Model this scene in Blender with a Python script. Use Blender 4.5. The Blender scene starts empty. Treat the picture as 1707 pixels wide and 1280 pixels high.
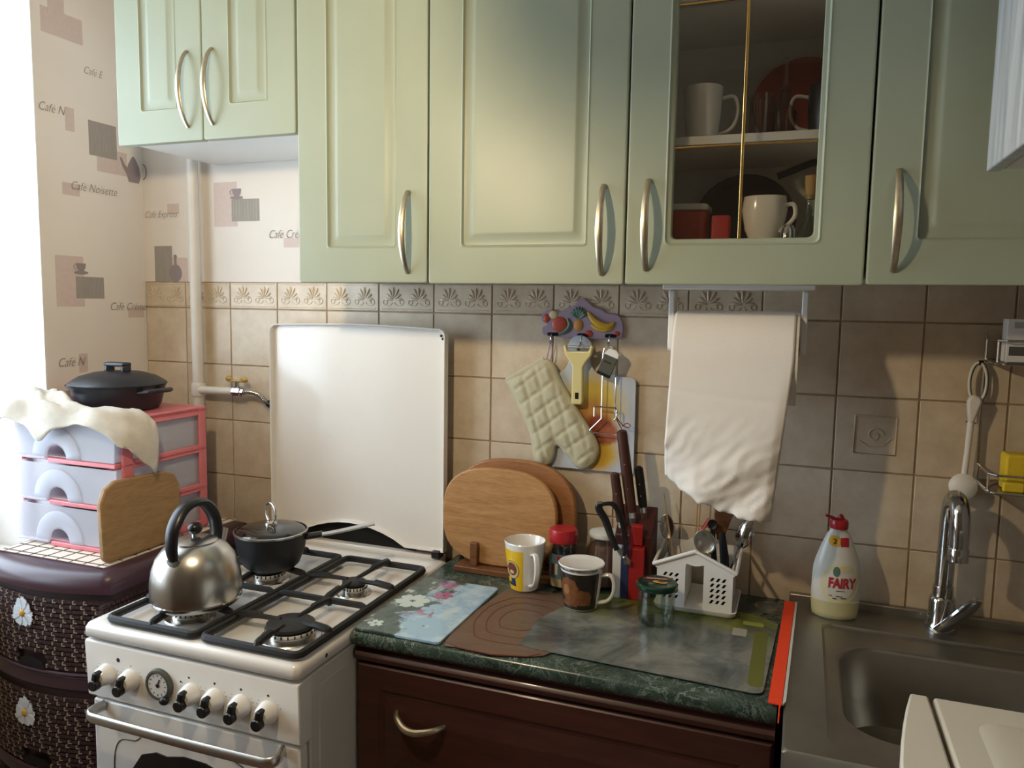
import bpy, bmesh, math, random
from mathutils import Vector, Matrix
random.seed(7)
scene = bpy.context.scene
C = scene.collection
PI = math.pi

# ------------------------------------------------------------------ camera
cam_d = bpy.data.cameras.new('camera'); cam = bpy.data.objects.new('camera', cam_d); C.objects.link(cam)
cam_d.sensor_fit = 'HORIZONTAL'; cam_d.sensor_width = 36.0; cam_d.lens = 1300.66 / 1707 * 36.0
cam_d.clip_start = 0.02
_yaw, _pit, _rol = -0.3553, -0.1007, 0.0159
_f = Vector((math.sin(_yaw) * math.cos(_pit), math.cos(_yaw) * math.cos(_pit), math.sin(_pit)))
_r = Vector((math.cos(_yaw), -math.sin(_yaw), 0)); _u = _r.cross(_f)
_r2 = math.cos(_rol) * _r + math.sin(_rol) * _u; _u2 = -math.sin(_rol) * _r + math.cos(_rol) * _u
_m = Matrix((_r2, _u2, -_f)).transposed().to_4x4(); _m.translation = Vector((1.7206, -1.6928, 1.4582))
cam.matrix_world = _m
scene.camera = cam

# ------------------------------------------------------------------ world, exposure
SKY = 16.0
LAMP = 1480.0
world = bpy.data.worlds.new('overcast_sky'); scene.world = world; world.use_nodes = True
bg = world.node_tree.nodes['Background']; bg.inputs[0].default_value = (0.70, 0.85, 1.0, 1); bg.inputs[1].default_value = SKY
vs = scene.view_settings
vs.view_transform = 'Standard'; vs.look = 'None'; vs.gamma = 1.0; vs.use_curve_mapping = False; vs.exposure = -0.80
pl = bpy.data.lights.new('window_portal', 'AREA'); pl.shape = 'RECTANGLE'; pl.size = 1.55; pl.size_y = 1.2
pl.cycles.is_portal = True
plo = bpy.data.objects.new('window_portal', pl); C.objects.link(plo)
plo.location = (-0.36, -0.88, 1.58); plo.rotation_euler = (0, -PI / 2, 0)

# ------------------------------------------------------------------ materials
def lin(c):
    if isinstance(c, str):
        c = [int(c[i:i + 2], 16) / 255 for i in (0, 2, 4)]
    return tuple(((x / 12.92) if x <= 0.04045 else ((x + 0.055) / 1.055) ** 2.4) for x in c) + (1.0,)

MATS = {}
class NT:
    def __init__(s, name):
        s.m = bpy.data.materials.new(name); s.m.use_nodes = True; s.t = s.m.node_tree
        s.b = s.t.nodes['Principled BSDF']; s.out = s.t.nodes['Material Output']; s.co = None
    def n(s, ty, **kw):
        o = s.t.nodes.new(ty)
        for k, v in kw.items():
            if k in o.inputs: o.inputs[k].default_value = v
            else: setattr(o, k, v)
        return o
    def l(s, a, b): s.t.links.new(a, b)
    def coord(s, scale=(1, 1, 1), rot=(0, 0, 0), loc=(0, 0, 0)):
        if s.co is None: s.co = s.n('ShaderNodeTexCoord')
        mp = s.n('ShaderNodeMapping'); mp.inputs['Scale'].default_value = scale; mp.inputs['Rotation'].default_value = rot; mp.inputs['Location'].default_value = loc
        s.l(s.co.outputs['Object'], mp.inputs[0]); return mp.outputs[0]
    def noise(s, scale, detail=4, rough=.55, vec=None, dist=0):
        o = s.n('ShaderNodeTexNoise'); o.inputs['Scale'].default_value = scale; o.inputs['Detail'].default_value = detail
        o.inputs['Roughness'].default_value = rough; o.inputs['Distortion'].default_value = dist
        s.l(vec if vec is not None else s.coord(), o.inputs['Vector']); return o.outputs['Fac']
    def ramp(s, fac, stops, interp='LINEAR'):
        o = s.n('ShaderNodeValToRGB'); cr = o.color_ramp; cr.interpolation = interp
        while len(cr.elements) < len(stops): cr.elements.new(0.5)
        for e, (p, c) in zip(cr.elements, stops):
            e.position = p; e.color = lin(c) if not isinstance(c, (int, float)) else (c, c, c, 1)
        s.l(fac, o.inputs[0]); return o.outputs[0]
    def mix(s, fac, a, b, blend='MIX'):
        o = s.n('ShaderNodeMix', data_type='RGBA', blend_type=blend)
        for sock, v in ((o.inputs[0], fac), (o.inputs[6], a), (o.inputs[7], b)):
            if hasattr(v, 'links') or hasattr(v, 'is_linked'): s.l(v, sock)
            elif isinstance(v, str): sock.default_value = lin(v)
            else: sock.default_value = v
        return o.outputs[2]
    def bump(s, h, strength, dist=0.002):
        o = s.n('ShaderNodeBump'); o.inputs['Strength'].default_value = strength; o.inputs['Distance'].default_value = dist
        s.l(h, o.inputs['Height']); s.l(o.outputs[0], s.b.inputs['Normal'])

def mat(name, col, rough=.5, metal=0., var=0., vs_=25., bump=0., bs=300., coat=0., spec=.5, sss=0., emit=0., stretch=(1, 1, 1)):
    if name in MATS: return MATS[name]
    k = NT(name); b = k.b
    b.inputs['Base Color'].default_value = lin(col); b.inputs['Roughness'].default_value = rough; b.inputs['Metallic'].default_value = metal
    b.inputs['Specular IOR Level'].default_value = spec; b.inputs['Coat Weight'].default_value = coat; b.inputs['Coat Roughness'].default_value = .08
    if sss: b.inputs['Subsurface Weight'].default_value = sss; b.inputs['Subsurface Radius'].default_value = (.01, .008, .006); b.inputs['Subsurface Scale'].default_value = 1
    if emit: b.inputs['Emission Color'].default_value = lin(col); b.inputs['Emission Strength'].default_value = emit
    if var:
        f = k.noise(vs_, 5, .6, k.coord(stretch))
        c = lin(col)[:3]; d = tuple(max(0, x * (1 - var)) for x in c) + (1,); e = tuple(min(1, x * (1 + var * .5)) for x in c) + (1,)
        r = k.n('ShaderNodeValToRGB'); r.color_ramp.elements[0].position = .3; r.color_ramp.elements[1].position = .7
        r.color_ramp.elements[0].color = d; r.color_ramp.elements[1].color = e
        k.l(f, r.inputs[0]); k.l(r.outputs[0], b.inputs['Base Color'])
    if bump: k.bump(k.noise(bs, 3, .5, k.coord(stretch)), bump)
    MATS[name] = k.m; return k.m

def wood(name, light, dark, scale=14, rough=.5, axis=(1, 1, 8), bump=.08, coat=0.):
    k = NT(name); v = k.coord(axis)
    f = k.noise(scale, 6, .6, v, .6); w = k.noise(scale * 6, 3, .5, v)
    c = k.mix(.35, k.ramp(f, [(.3, dark), (.7, light)]), k.ramp(w, [(.35, dark), (.65, light)]))
    k.l(c, k.b.inputs['Base Color']); k.b.inputs['Roughness'].default_value = rough; k.b.inputs['Coat Weight'].default_value = coat
    k.bump(w, bump, .001); MATS[name] = k.m; return k.m

def thin_glass(name, tint=(1, 1, 1, 1), ior=1.45, rough=.02):
    k = NT(name); k.t.nodes.remove(k.b)
    tr = k.n('ShaderNodeBsdfTransparent'); tr.inputs[0].default_value = tint
    gl = k.n('ShaderNodeBsdfGlossy'); gl.inputs['Roughness'].default_value = rough
    lw = k.n('ShaderNodeLayerWeight'); lw.inputs[0].default_value = .5; pw = k.n('ShaderNodeMath', operation='POWER'); k.l(lw.outputs['Facing'], pw.inputs[0]); pw.inputs[1].default_value = 3.2
    fr = k.n('ShaderNodeMath', operation='MULTIPLY_ADD'); k.l(pw.outputs[0], fr.inputs[0]); fr.inputs[1].default_value = .8; fr.inputs[2].default_value = ((ior - 1) / (ior + 1)) ** 2 * 1.7
    mx = k.n('ShaderNodeMixShader'); k.l(fr.outputs[0], mx.inputs[0]); k.l(tr.outputs[0], mx.inputs[1]); k.l(gl.outputs[0], mx.inputs[2])
    k.l(mx.outputs[0], k.out.inputs[0]); MATS[name] = k.m; return k.m

def milky(name, col, clear=.35, rough=.35):
    k = NT(name); b = k.b; b.inputs['Base Color'].default_value = lin(col); b.inputs['Roughness'].default_value = rough
    tl = k.n('ShaderNodeBsdfTranslucent'); tl.inputs[0].default_value = lin(col)
    tr = k.n('ShaderNodeBsdfTransparent'); tr.inputs[0].default_value = (1, 1, 1, 1)
    m1 = k.n('ShaderNodeMixShader'); m1.inputs[0].default_value = .45; k.l(b.outputs[0], m1.inputs[1]); k.l(tl.outputs[0], m1.inputs[2])
    m2 = k.n('ShaderNodeMixShader'); m2.inputs[0].default_value = clear; k.l(m1.outputs[0], m2.inputs[1]); k.l(tr.outputs[0], m2.inputs[2])
    k.l(m2.outputs[0], k.out.inputs[0]); MATS[name] = k.m; return k.m

# plain ones
M = lambda n: MATS[n]
mat('grout', 'a8937a', .9, var=.25, vs_=40)
mat('sage', '9da590', .42, var=.05, vs_=6, bump=.03, bs=90)
mat('carcass', 'e2e2de', .5)
mat('nickel', 'c6bca4', .38, 1., var=.2, vs_=60)
mat('gold', 'e6bd72', .25, 1.)
mat('chrome', 'c4c6c8', .08, 1.)
mat('steel', 'c9c6c0', .27, 1., var=.12, vs_=9)
mat('steel_brush', 'd6d4d0', .36, 1., var=.1, vs_=10, bump=.02, bs=500, stretch=(1, 1, 12))
mat('sink_steel', 'aaa79f', .42, 1., var=.16, vs_=7, bump=.02, bs=400)
mat('enamel', 'efebe4', .22, coat=.4, var=.03, vs_=5)
mat('enamel_side', 'd9d4cc', .4, var=.06, vs_=8)
mat('white_paint', 'eceae4', .45)
mat('white_plastic', 'ecebe8', .35, sss=.05)
mat('white_ceramic', 'eeece6', .15, coat=.5)
mat('iron', '1c1b1c', .55, var=.3, vs_=60, bump=.05, bs=500)
mat('black_plastic', '141416', .35)
mat('black_soft', '131316', .5, var=.2)
mat('mahogany', '46261f', .38, var=.3, vs_=10, stretch=(1, 1, 6), coat=.15)
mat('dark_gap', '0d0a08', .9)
mat('pipe_paint', 'dcd6cc', .4, var=.06, vs_=15)
mat('brass', 'b08d48', .5, .6)
mat('pink', 'e07f86', .42, var=.08, sss=.06)
mat('pot', '23252b', .38, var=.15, vs_=30)
mat('cloth', 'd4cdc0', .95, var=.12, vs_=30, bump=.3, bs=700)
mat('mitt', 'c3bda0', .95, var=.12, vs_=30, bump=.25, bs=800)
mat('chest_brown', '48303a', .34, var=.12, vs_=10)
mat('chest_weave', '3c2a2a', .5, var=.25, vs_=80)
mat('weave_beige', 'a08c7e', .6, var=.2, vs_=200)
mat('petal', 'dfe6ee', .5)
mat('daisy_heart', 'd8a548', .6)
mat('paper', 'ece7df', .95, var=.02, vs_=8, bump=.2, bs=420)
mat('cardboard', '8a6a4c', .9)
mat('red_plastic', 'b0242c', .3)
mat('red', 'a8201f', .5)
mat('blue', '27355f', .5)
mat('white_matte', 'd8d4cc', .6)
mat('dark_red_wood', '4a1c18', .45, var=.2)
mat('knife_brown', '4a2a20', .45, var=.25, vs_=40, stretch=(1, 1, .2))
mat('green_lid', '123f2c', .22, .3, coat=.3)
mat('yellow', 'f2c81e', .3, coat=.3)
mat('print_brown', '7a3a20', .5)
mat('print_dark', '2b1b18', .5)
mat('print_black', '1b1a1a', .5)
mat('lion_dark', '2a1e18', .25, var=.4, vs_=30, coat=.3)
mat('lion_face', 'a8784a', .4, var=.3, vs_=120)
mat('lion_fur', '80502c', .4, var=.4, vs_=160)
mat('cream', 'd9c89a', .5)
mat('peeler', 'dace92', .35, sss=.05)
mat('label_blue', '5c8096', .4, var=.2, vs_=60)
mat('brown_liquid', '6b5142', .5, var=.2)
mat('orange', 'ff4a22', .5, var=.06, vs_=60)
mat('sponge', 'd8b828', .9, bump=.5, bs=300)
mat('wicker_mat', 'e8dccc', .8)
mat('mat_line', '5a3c34', .8)
mat('lilac', 'a795a8', .4)
mat('tomato', 'c2503c', .4, var=.15)
mat('leafgreen', '5f8272', .5, var=.2)
mat('banana', 'd8ac3c', .4, var=.1)
mat('pine', 'c98d48', .5, var=.2, vs_=120)
mat('board_white', 'ccd3da', .2, coat=.4)
mat('juice_yellow', 'e2b440', .25)
mat('juice_orange', 'c98840', .25)
mat('juice_red', 'a04a30', .25, var=.2)
mat('tag_grey', '595a52', .4, .3)
mat('bottle_white', 'd9dad2', .3, sss=.1)
mat('bottle_liquid', 'ccc89a', .3, sss=.1)
mat('bottle_label', 'dcd6b4', .35)
mat('bottle_red', 'b52832', .45)
mat('white_appliance', 'ddd9cc', .3, coat=.2)
mat('wp_pink', 'd2c0b8', .85, var=.05, vs_=90)
mat('wp_grey', 'a49d96', .85, var=.25, vs_=90, stretch=(30, 30, .3))
mat('wp_stripe', 'a8a396', .85)
mat('wp_cup', '968a8a', .85)
mat('wp_text', '88827e', .85)
mat('floor', '6b4a32', .5, var=.2)
mat('ceiling_paint', 'b4ab9c', .9)
mat('room_paint', '6e6256', .9)
mat('cork', 'c09a5e', .8)
mat('red_tub', 'b0402c', .4)
mat('skewer', 'b89a6a', .7)
mat('clear_plastic', 'd8d8d2', .3)
thin_glass('glass'); thin_glass('glass_green', (.76, .84, .79, 1)); thin_glass('door_glass', (.95, .94, .91, 1), 1.5)
thin_glass('glass_amber', (.6, .5, .42, 1)); thin_glass('pan_glass', (.42, .42, .42, 1), 1.6, .08)
milky('drawer_plastic', 'eef0f8', .42)
wood('board_wood', 'c69864', '9e7040', 9, .5, (1, 1, 9))
wood('board_wood_dark', 'b07a4a', '8a5a34', 9, .5, (1, 1, 9))
wood('stand_wood', '8a5a34', '5e3a20', 14, .5, (1, 1, 5))
wood('plank_wood', 'b08c60', '8e6c42', 8, .55, (6, 1, 6))
wood('mat_wood', '7a6252', '5c483a', 8, .35, (2, 7, 1), .02)

def _special():
    k = NT('tile')           # glazed beige tile, each a little different
    oi = k.n('ShaderNodeObjectInfo'); ad = k.n('ShaderNodeVectorMath', operation='ADD'); k.l(k.coord(), ad.inputs[0])
    cx = k.n('ShaderNodeVectorMath', operation='SCALE'); k.l(oi.outputs['Location'], cx.inputs[0]); cx.inputs['Scale'].default_value = 3.1; k.l(cx.outputs[0], ad.inputs[1])
    f = k.noise(16, 6, .65, ad.outputs[0]); c = k.ramp(f, [(.3, 'c8b69c'), (.52, 'd6c6ae'), (.75, 'e2d4be')])
    v = k.ramp(oi.outputs['Random'], [(0, .90), (1, 1.0)]); k.l(k.mix(1., c, v, 'MULTIPLY'), k.b.inputs['Base Color'])
    k.b.inputs['Roughness'].default_value = .34; k.bump(k.noise(55, 3, .5, ad.outputs[0]), .12, .001); MATS['tile'] = k.m
    k = NT('wallpaper')      # pale paper with fine woven emboss
    wv = k.n('ShaderNodeTexWave', bands_direction='Z'); wv.inputs['Scale'].default_value = 130; k.l(k.coord(), wv.inputs[0])
    wy = k.n('ShaderNodeTexWave', bands_direction='DIAGONAL'); wy.inputs['Scale'].default_value = 130; k.l(k.coord((1, 1, 0)), wy.inputs[0])
    mx = k.mix(.5, wv.outputs[0], wy.outputs[0]); k.bump(mx, .12, .0006)
    k.l(k.ramp(k.noise(3, 3), [(.3, 'e0d8cf'), (.7, 'e8e1d8')]), k.b.inputs['Base Color']); k.b.inputs['Roughness'].default_value = .9; MATS['wallpaper'] = k.m
    k = NT('marble')         # dark green laminate with pale veins
    v = k.coord((1, 1, 1)); n1 = k.noise(17, 8, .7, v, 1.5); n2 = k.noise(38, 8, .7, v, 2.0)
    veins = k.ramp(n1, [(.48, 0.), (.5, .8), (.52, 0.)]); v2 = k.ramp(n2, [(.488, 0.), (.5, .5), (.512, 0.)])
    base = k.ramp(k.noise(14, 6, .7), [(.3, '20302a'), (.55, '33443b'), (.75, '4a5a50')])
    msk = k.ramp(k.noise(6, 2), [(.38, .15), (.55, 1.)])
    sm = k.mix(1., k.mix(1., veins, v2, 'LIGHTEN'), msk, 'MULTIPLY')
    k.l(k.mix(sm, base, '93a096'), k.b.inputs['Base Color']); k.b.inputs['Roughness'].default_value = .22; MATS['marble'] = k.m
    k = NT('floral')         # photographic print of pale blossoms on blue
    n1 = k.noise(13, 6, .65, k.coord((1, 1, 1), (0, 0, .7)), .8); n2 = k.noise(30, 5, .6)
    blue = k.ramp(n2, [(.35, '8fb0cc'), (.6, 'b8d2dc'), (.75, 'd2dcd4')])
    green = k.ramp(n2, [(.4, '36463e'), (.6, '55665a'), (.68, 'c8d4cc')])
    gx = k.n('ShaderNodeSeparateXYZ'); k.l(k.coord(), gx.inputs[0])
    sm = k.n('ShaderNodeMath', operation='MULTIPLY_ADD'); k.l(gx.outputs[0], sm.inputs[0]); sm.inputs[1].default_value = 3.6; k.l(n1, sm.inputs[2])
    sel = k.ramp(sm.outputs[0], [(.44, 0.), (.52, 1.)]); c = k.mix(sel, green, blue)
    pk = k.ramp(k.noise(11, 4, .6, k.coord((1, 1, 1), (0, 0, 0), (3, 1, 0))), [(.60, 0.), (.66, .9)]); pm = k.ramp(sm.outputs[0], [(.3, 0.), (.42, 1.), (.52, 1.), (.62, 0.)])
    c = k.mix(k.mix(1., pk, pm, 'MULTIPLY'), c, 'b0708e'); k.l(c, k.b.inputs['Base Color']); k.b.inputs['Roughness'].default_value = .12; MATS['floral'] = k.m
    k = NT('grey_mat')       # cloudy grey print going to moss green at its far right
    n = k.noise(8, 7, .65, None, .6); gx = k.n('ShaderNodeSeparateXYZ'); k.l(k.coord(), gx.inputs[0])
    base = k.ramp(n, [(.36, '434a48'), (.5, '6c706a'), (.62, '8c8a82')])
    grn = k.ramp(k.noise(16, 5, .6), [(.35, '4a5226'), (.65, '848a3c')])
    a = k.n('ShaderNodeMath', operation='MULTIPLY_ADD'); k.l(gx.outputs[1], a.inputs[0]); a.inputs[1].default_value = 3.2; k.l(n, a.inputs[2])
    k.l(k.mix(k.ramp(a.outputs[0], [(.62, 0.), (.9, 1.)]), base, grn), k.b.inputs['Base Color']); k.b.inputs['Roughness'].default_value = .2; MATS['grey_mat'] = k.m
    k = NT('reflection_streak')         # pale grey-white lacquer, window reflections painted in as vertical streaks
    f = k.noise(10, 5, .6, k.coord((1, 6, .4))); k.l(k.ramp(f, [(.3, '8a9096'), (.7, 'c2c7cc')]), k.b.inputs['Base Color']); k.b.inputs['Roughness'].default_value = .3; MATS['reflection_streak'] = k.m
    k = NT('citrus_print')   # soft print of halved fruit on pale glass
    col = None
    def spot(cx, cz, r0, r1):
        d = k.n('ShaderNodeVectorMath', operation='DISTANCE'); k.l(k.coord((1, 0, 1)), d.inputs[0]); d.inputs[1].default_value = (cx, 0, cz)
        a = k.n('ShaderNodeMath', operation='MULTIPLY_ADD'); k.l(k.noise(22, 4), a.inputs[0]); a.inputs[1].default_value = .030; k.l(d.outputs['Value'], a.inputs[2])
        return k.ramp(a.outputs[0], [(r0 + .015, 1.), (r1 + .015, 0.)])
    c = 'c4ccd6'
    for (cx, cz, r0, r1, cc) in ((.0, .150, .045, .085, 'dcc060'), (.015, .045, .03, .055, 'd8b048'), (.0, .115, .035, .065, 'c08a4a'), (.018, .095, .028, .042, '8e4a34'), (.038, .088, .014, .026, 'b06a50')):
        c = k.mix(spot(cx, cz, r0, r1), c, cc)
    k.l(c, k.b.inputs['Base Color']); k.b.inputs['Roughness'].default_value = .2; MATS['citrus_print'] = k.m
_special()

# ------------------------------------------------------------------ mesh helpers
class MB:
    def __init__(s): s.v = []; s.f = []
    def add(s, vs, fs):
        o = len(s.v); s.v += [Vector(p) for p in vs]; s.f += [[i + o for i in f] for f in fs]; return s
    def box(s, x0, x1, y0, y1, z0, z1):
        return s.add([(x0, y0, z0), (x1, y0, z0), (x1, y1, z0), (x0, y1, z0), (x0, y0, z1), (x1, y0, z1), (x1, y1, z1), (x0, y1, z1)],
                     [(0, 3, 2, 1), (4, 5, 6, 7), (0, 1, 5, 4), (1, 2, 6, 5), (2, 3, 7, 6), (3, 0, 4, 7)])
    def loops(s, L, closed=True, cap0=True, cap1=True):
        n = len(L[0]); o = len(s.v)
        for lp in L: s.v += [Vector(p) for p in lp]
        for i in range(len(L) - 1):
            for j in range(n if closed else n - 1):
                a = o + i * n + j; b = o + i * n + (j + 1) % n; s.f.append([a, b, b + n, a + n])
        if cap0: s.f.append([o + j for j in range(n)][::-1])
        if cap1: s.f.append([o + (len(L) - 1) * n + j for j in range(n)])
        return s
    def lathe(s, prof, c=(0, 0, 0), n=32, sx=1, sy=1, cap0=True, cap1=True):
        L = [[(c[0] + r * sx * math.cos(2 * PI * j / n), c[1] + r * sy * math.sin(2 * PI * j / n), c[2] + z) for j in range(n)] for r, z in prof]
        return s.loops(L, True, cap0, cap1)
    def tube(s, path, r, n=8, caps=True, closed=False, flat=None):
        P = [Vector(p) for p in path]; N = len(P); L = []; up = None
        for i, p in enumerate(P):
            if closed: t = P[(i + 1) % N] - P[i - 1]
            else: t = P[min(i + 1, N - 1)] - P[max(i - 1, 0)]
            t.normalize()
            if up is None:
                a = Vector((0, 0, 1)) if abs(t.z) < .9 else Vector((0, 1, 0)); up = (a - t * a.dot(t)).normalized()
            else:
                up = up - t * up.dot(t)
                up = up.normalized() if up.length > 1e-6 else t.orthogonal().normalized()
            b = t.cross(up); rr = r[i] if isinstance(r, (list, tuple)) else r
            ru, rb = (rr, rr) if flat is None else (rr * flat[0], rr * flat[1])
            L.append([p + up * (ru * math.cos(2 * PI * j / n)) + b * (rb * math.sin(2 * PI * j / n)) for j in range(n)])
        if closed: L.append(L[0]); return s.loops(L, True, False, False)
        return s.loops(L, True, caps, caps)
    def prism(s, out, pl, a, b):
        f = {'xz': lambda u, v, w: (u, w, v), 'xy': lambda u, v, w: (u, v, w), 'yz': lambda u, v, w: (w, u, v)}[pl]
        return s.loops([[f(u, v, a) for u, v in out], [f(u, v, b) for u, v in out]])
    def sph(s, c, r, n=12, m=8):
        rx, ry, rz = (r, r, r) if isinstance(r, (int, float)) else r
        L = [[(c[0] + rx * math.sin(PI * i / m) * math.cos(2 * PI * j / n), c[1] + ry * math.sin(PI * i / m) * math.sin(2 * PI * j / n), c[2] - rz * math.cos(PI * i / m)) for j in range(n)] for i in range(1, m)]
        o = len(s.v); s.loops(L, True, False, False)
        k = len(s.v); s.v += [Vector((c[0], c[1], c[2] - rz)), Vector((c[0], c[1], c[2] + rz))]; t = o + (m - 2) * n
        for j in range(n): s.f.append([k, o + (j + 1) % n, o + j]); s.f.append([k + 1, t + j, t + (j + 1) % n])
        return s
    def xf(s, m, start=0):
        s.v = s.v[:start] + [m @ p for p in s.v[start:]]; return s
    def rot(s, c, ax, ang, start=0):
        c = Vector(c); return s.xf(Matrix.Translation(c) @ Matrix.Rotation(ang, 4, ax) @ Matrix.Translation(-c), start)
    def build(s, name, m, parent=None, bevel=0., seg=2, smooth=True, ang=.62, origin=None, solid=0., sub=0):
        me = bpy.data.meshes.new(name); w = Vector((0, 0, 0))
        if parent is not None:
            q = parent
            while q is not None: w += q.location; q = q.parent
        o0 = Vector(origin) if origin is not None else (w if parent is not None else Vector((0, 0, 0)))
        me.from_pydata([tuple(p - o0) for p in s.v], [], s.f); me.validate()
        bm = bmesh.new(); bm.from_mesh(me); bmesh.ops.recalc_face_normals(bm, faces=bm.faces); bm.to_mesh(me); bm.free()
        if smooth:
            me.polygons.foreach_set('use_smooth', [True] * len(me.polygons)); me.set_sharp_from_angle(angle=ang)
        me.materials.append(MATS[m] if isinstance(m, str) else m)
        o = bpy.data.objects.new(name, me); C.objects.link(o)
        if parent is not None: o.parent = parent
        o.location = o0 - w
        if solid: d = o.modifiers.new('solid', 'SOLIDIFY'); d.thickness = solid; d.offset = 0
        if sub: d = o.modifiers.new('sub', 'SUBSURF'); d.levels = sub; d.render_levels = sub
        if bevel:
            d = o.modifiers.new('bevel', 'BEVEL'); d.width = bevel; d.segments = seg; d.limit_method = 'ANGLE'; d.angle_limit = .7; d.harden_normals = False
        return o

def tag(o, label, cat, group=None):
    o['label'] = label; o['category'] = cat
    if group: o['group'] = group
    return o
def thing(name, label, cat, loc, group=None):
    o = bpy.data.objects.new(name, None); o.empty_display_size = .02; C.objects.link(o); o.location = loc
    return tag(o, label, cat, group)
def struct(o): o['kind'] = 'structure'; return o
def stuff(o): o['kind'] = 'stuff'; return o
def clone(o, loc, parent=None):
    c = o.copy(); C.objects.link(c); c.location = loc
    if parent is not None: c.parent = parent
    return c
def rrect(x0, x1, y0, y1, r, n=6):
    out = []
    for cx, cy, a0 in ((x1 - r, y1 - r, 0), (x0 + r, y1 - r, PI / 2), (x0 + r, y0 + r, PI), (x1 - r, y0 + r, 1.5 * PI)):
        for i in range(n + 1):
            a = a0 + PI / 2 * i / n; out.append((cx + r * math.cos(a), cy + r * math.sin(a)))
    return out
def arc(c, r, a0, a1, n): return [(c[0] + r * math.cos(a0 + (a1 - a0) * i / n), c[1] + r * math.sin(a0 + (a1 - a0) * i / n)) for i in range(n + 1)]
def ellipse(cx, cy, a, b, n=24, e=2.0):
    f = lambda t: math.copysign(abs(t) ** (2 / e), t)
    return [(cx + a * f(math.cos(2 * PI * i / n)), cy + b * f(math.sin(2 * PI * i / n))) for i in range(n)]
def spline(pts, n=8):
    P = [Vector(p) for p in pts]; out = []
    for i in range(len(P) - 1):
        a = P[i - 1] if i else P[0] * 2 - P[1]; b, c = P[i], P[i + 1]; d = P[i + 2] if i + 2 < len(P) else P[-1] * 2 - P[-2]
        for k in range(n):
            t = k / n; out.append(.5 * ((2 * b) + (c - a) * t + (2 * a - 5 * b + 4 * c - d) * t * t + (3 * b - a - 3 * c + d) * t ** 3))
    out.append(P[-1]); return out
def text_mb(txt, size, shear=0., bold=0.):
    cu = bpy.data.curves.new('lettering', 'FONT'); cu.body = txt; cu.size = size; cu.shear = shear; cu.offset = bold; cu.resolution_u = 3; cu.align_x = 'CENTER'
    ob = bpy.data.objects.new('lettering', cu); C.objects.link(ob)
    dg = bpy.context.evaluated_depsgraph_get(); me = bpy.data.meshes.new_from_object(ob.evaluated_get(dg))
    mb = MB(); mb.add([v.co.copy() for v in me.vertices], [list(p.vertices) for p in me.polygons])
    bpy.data.objects.remove(ob); bpy.data.meshes.remove(me); bpy.data.curves.remove(cu); return mb
def text_on(name, txt, size, parent, m, to, shear=0., bold=0.):
    mb = text_mb(txt, size, shear, bold); mb.v = [Vector(to(p.x, p.y)) for p in mb.v]
    return mb.build(name, m, parent, smooth=False)
# ================================================================== SETTING
RX, FY, CZ = 2.30, -2.75, 2.56
struct(MB().box(-.35, RX + .1, FY - .1, .12, -.06, 0).build('floor', 'floor'))
struct(MB().box(-.35, RX + .1, FY - .1, .12, CZ, CZ + .06).build('ceiling', 'ceiling_paint'))
wall_back = struct(MB().box(-.35, RX + .1, .0022, .12, 0, CZ).build('wall_back', 'grout'))
struct(MB().box(RX, RX + .1, FY, .0045, 0, CZ).build('wall_right', 'room_paint'))
struct(MB().box(-.35, RX + .1, FY - .1, FY, 0, CZ).build('wall_front', 'room_paint'))
WY0, WY1, WZ0, WZ1 = -1.46, -.312, .80, 2.38
w = MB(); w.box(-.35, 0, WY1, .0045, 0, CZ); w.box(-.35, 0, FY, WY0, 0, CZ); w.box(-.35, 0, WY0, WY1, 0, WZ0); w.box(-.35, 0, WY0, WY1, WZ1, CZ)
wall_left = struct(w.build('wall_left', 'wallpaper'))
w = MB(); w.box(-.349, -.0005, WY1 - .004, WY1 - .0002, WZ0, WZ1); w.box(-.349, -.0005, WY0 + .0002, WY0 + .004, WZ0, WZ1); w.box(-.349, -.0005, WY0 + .004, WY1 - .004, WZ1 - .004, WZ1)
w.build('reveal_lining', 'white_paint', wall_left)
MB().box(-.0, .75, .0008, .0045, 1.5075, CZ).build('wallpaper', 'wallpaper', wall_back)

# window: frame, sashes, panes, sill
win = struct(bpy.data.objects.new('window_1', None)); C.objects.link(win); win.location = (-.30, -.88, WZ0)
def frame_rect(y0, y1, z0, z1, t, x0, x1):
    m = MB(); m.box(x0, x1, y0, y0 + t, z0, z1); m.box(x0, x1, y1 - t, y1, z0, z1); m.box(x0, x1, y0 + t, y1 - t, z0, z0 + t); m.box(x0, x1, y0 + t, y1 - t, z1 - t, z1); return m
frame_rect(WY0 + .005, WY1 - .005, WZ0 + .03, WZ1 - .005, .04, -.33, -.27).build('window_frame', 'white_plastic', win, .004)
ym = (WY0 + WY1) / 2
for a, b in ((WY0 + .046, ym - .002), (ym + .002, WY1 - .046)):
    sa = frame_rect(a, b, WZ0 + .072, WZ1 - .046, .045, -.32, -.265).build('sash', 'white_plastic', win, .004)
    MB().box(-.297, -.293, a + .044, b - .044, WZ0 + .125, WZ1 - .10).build('pane', 'glass', sa)
MB().box(-.33, .03, WY0 + .006, WY1 - .006, WZ0 + .001, WZ0 + .029).build('window_sill', 'white_plastic', win, .006)

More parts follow.
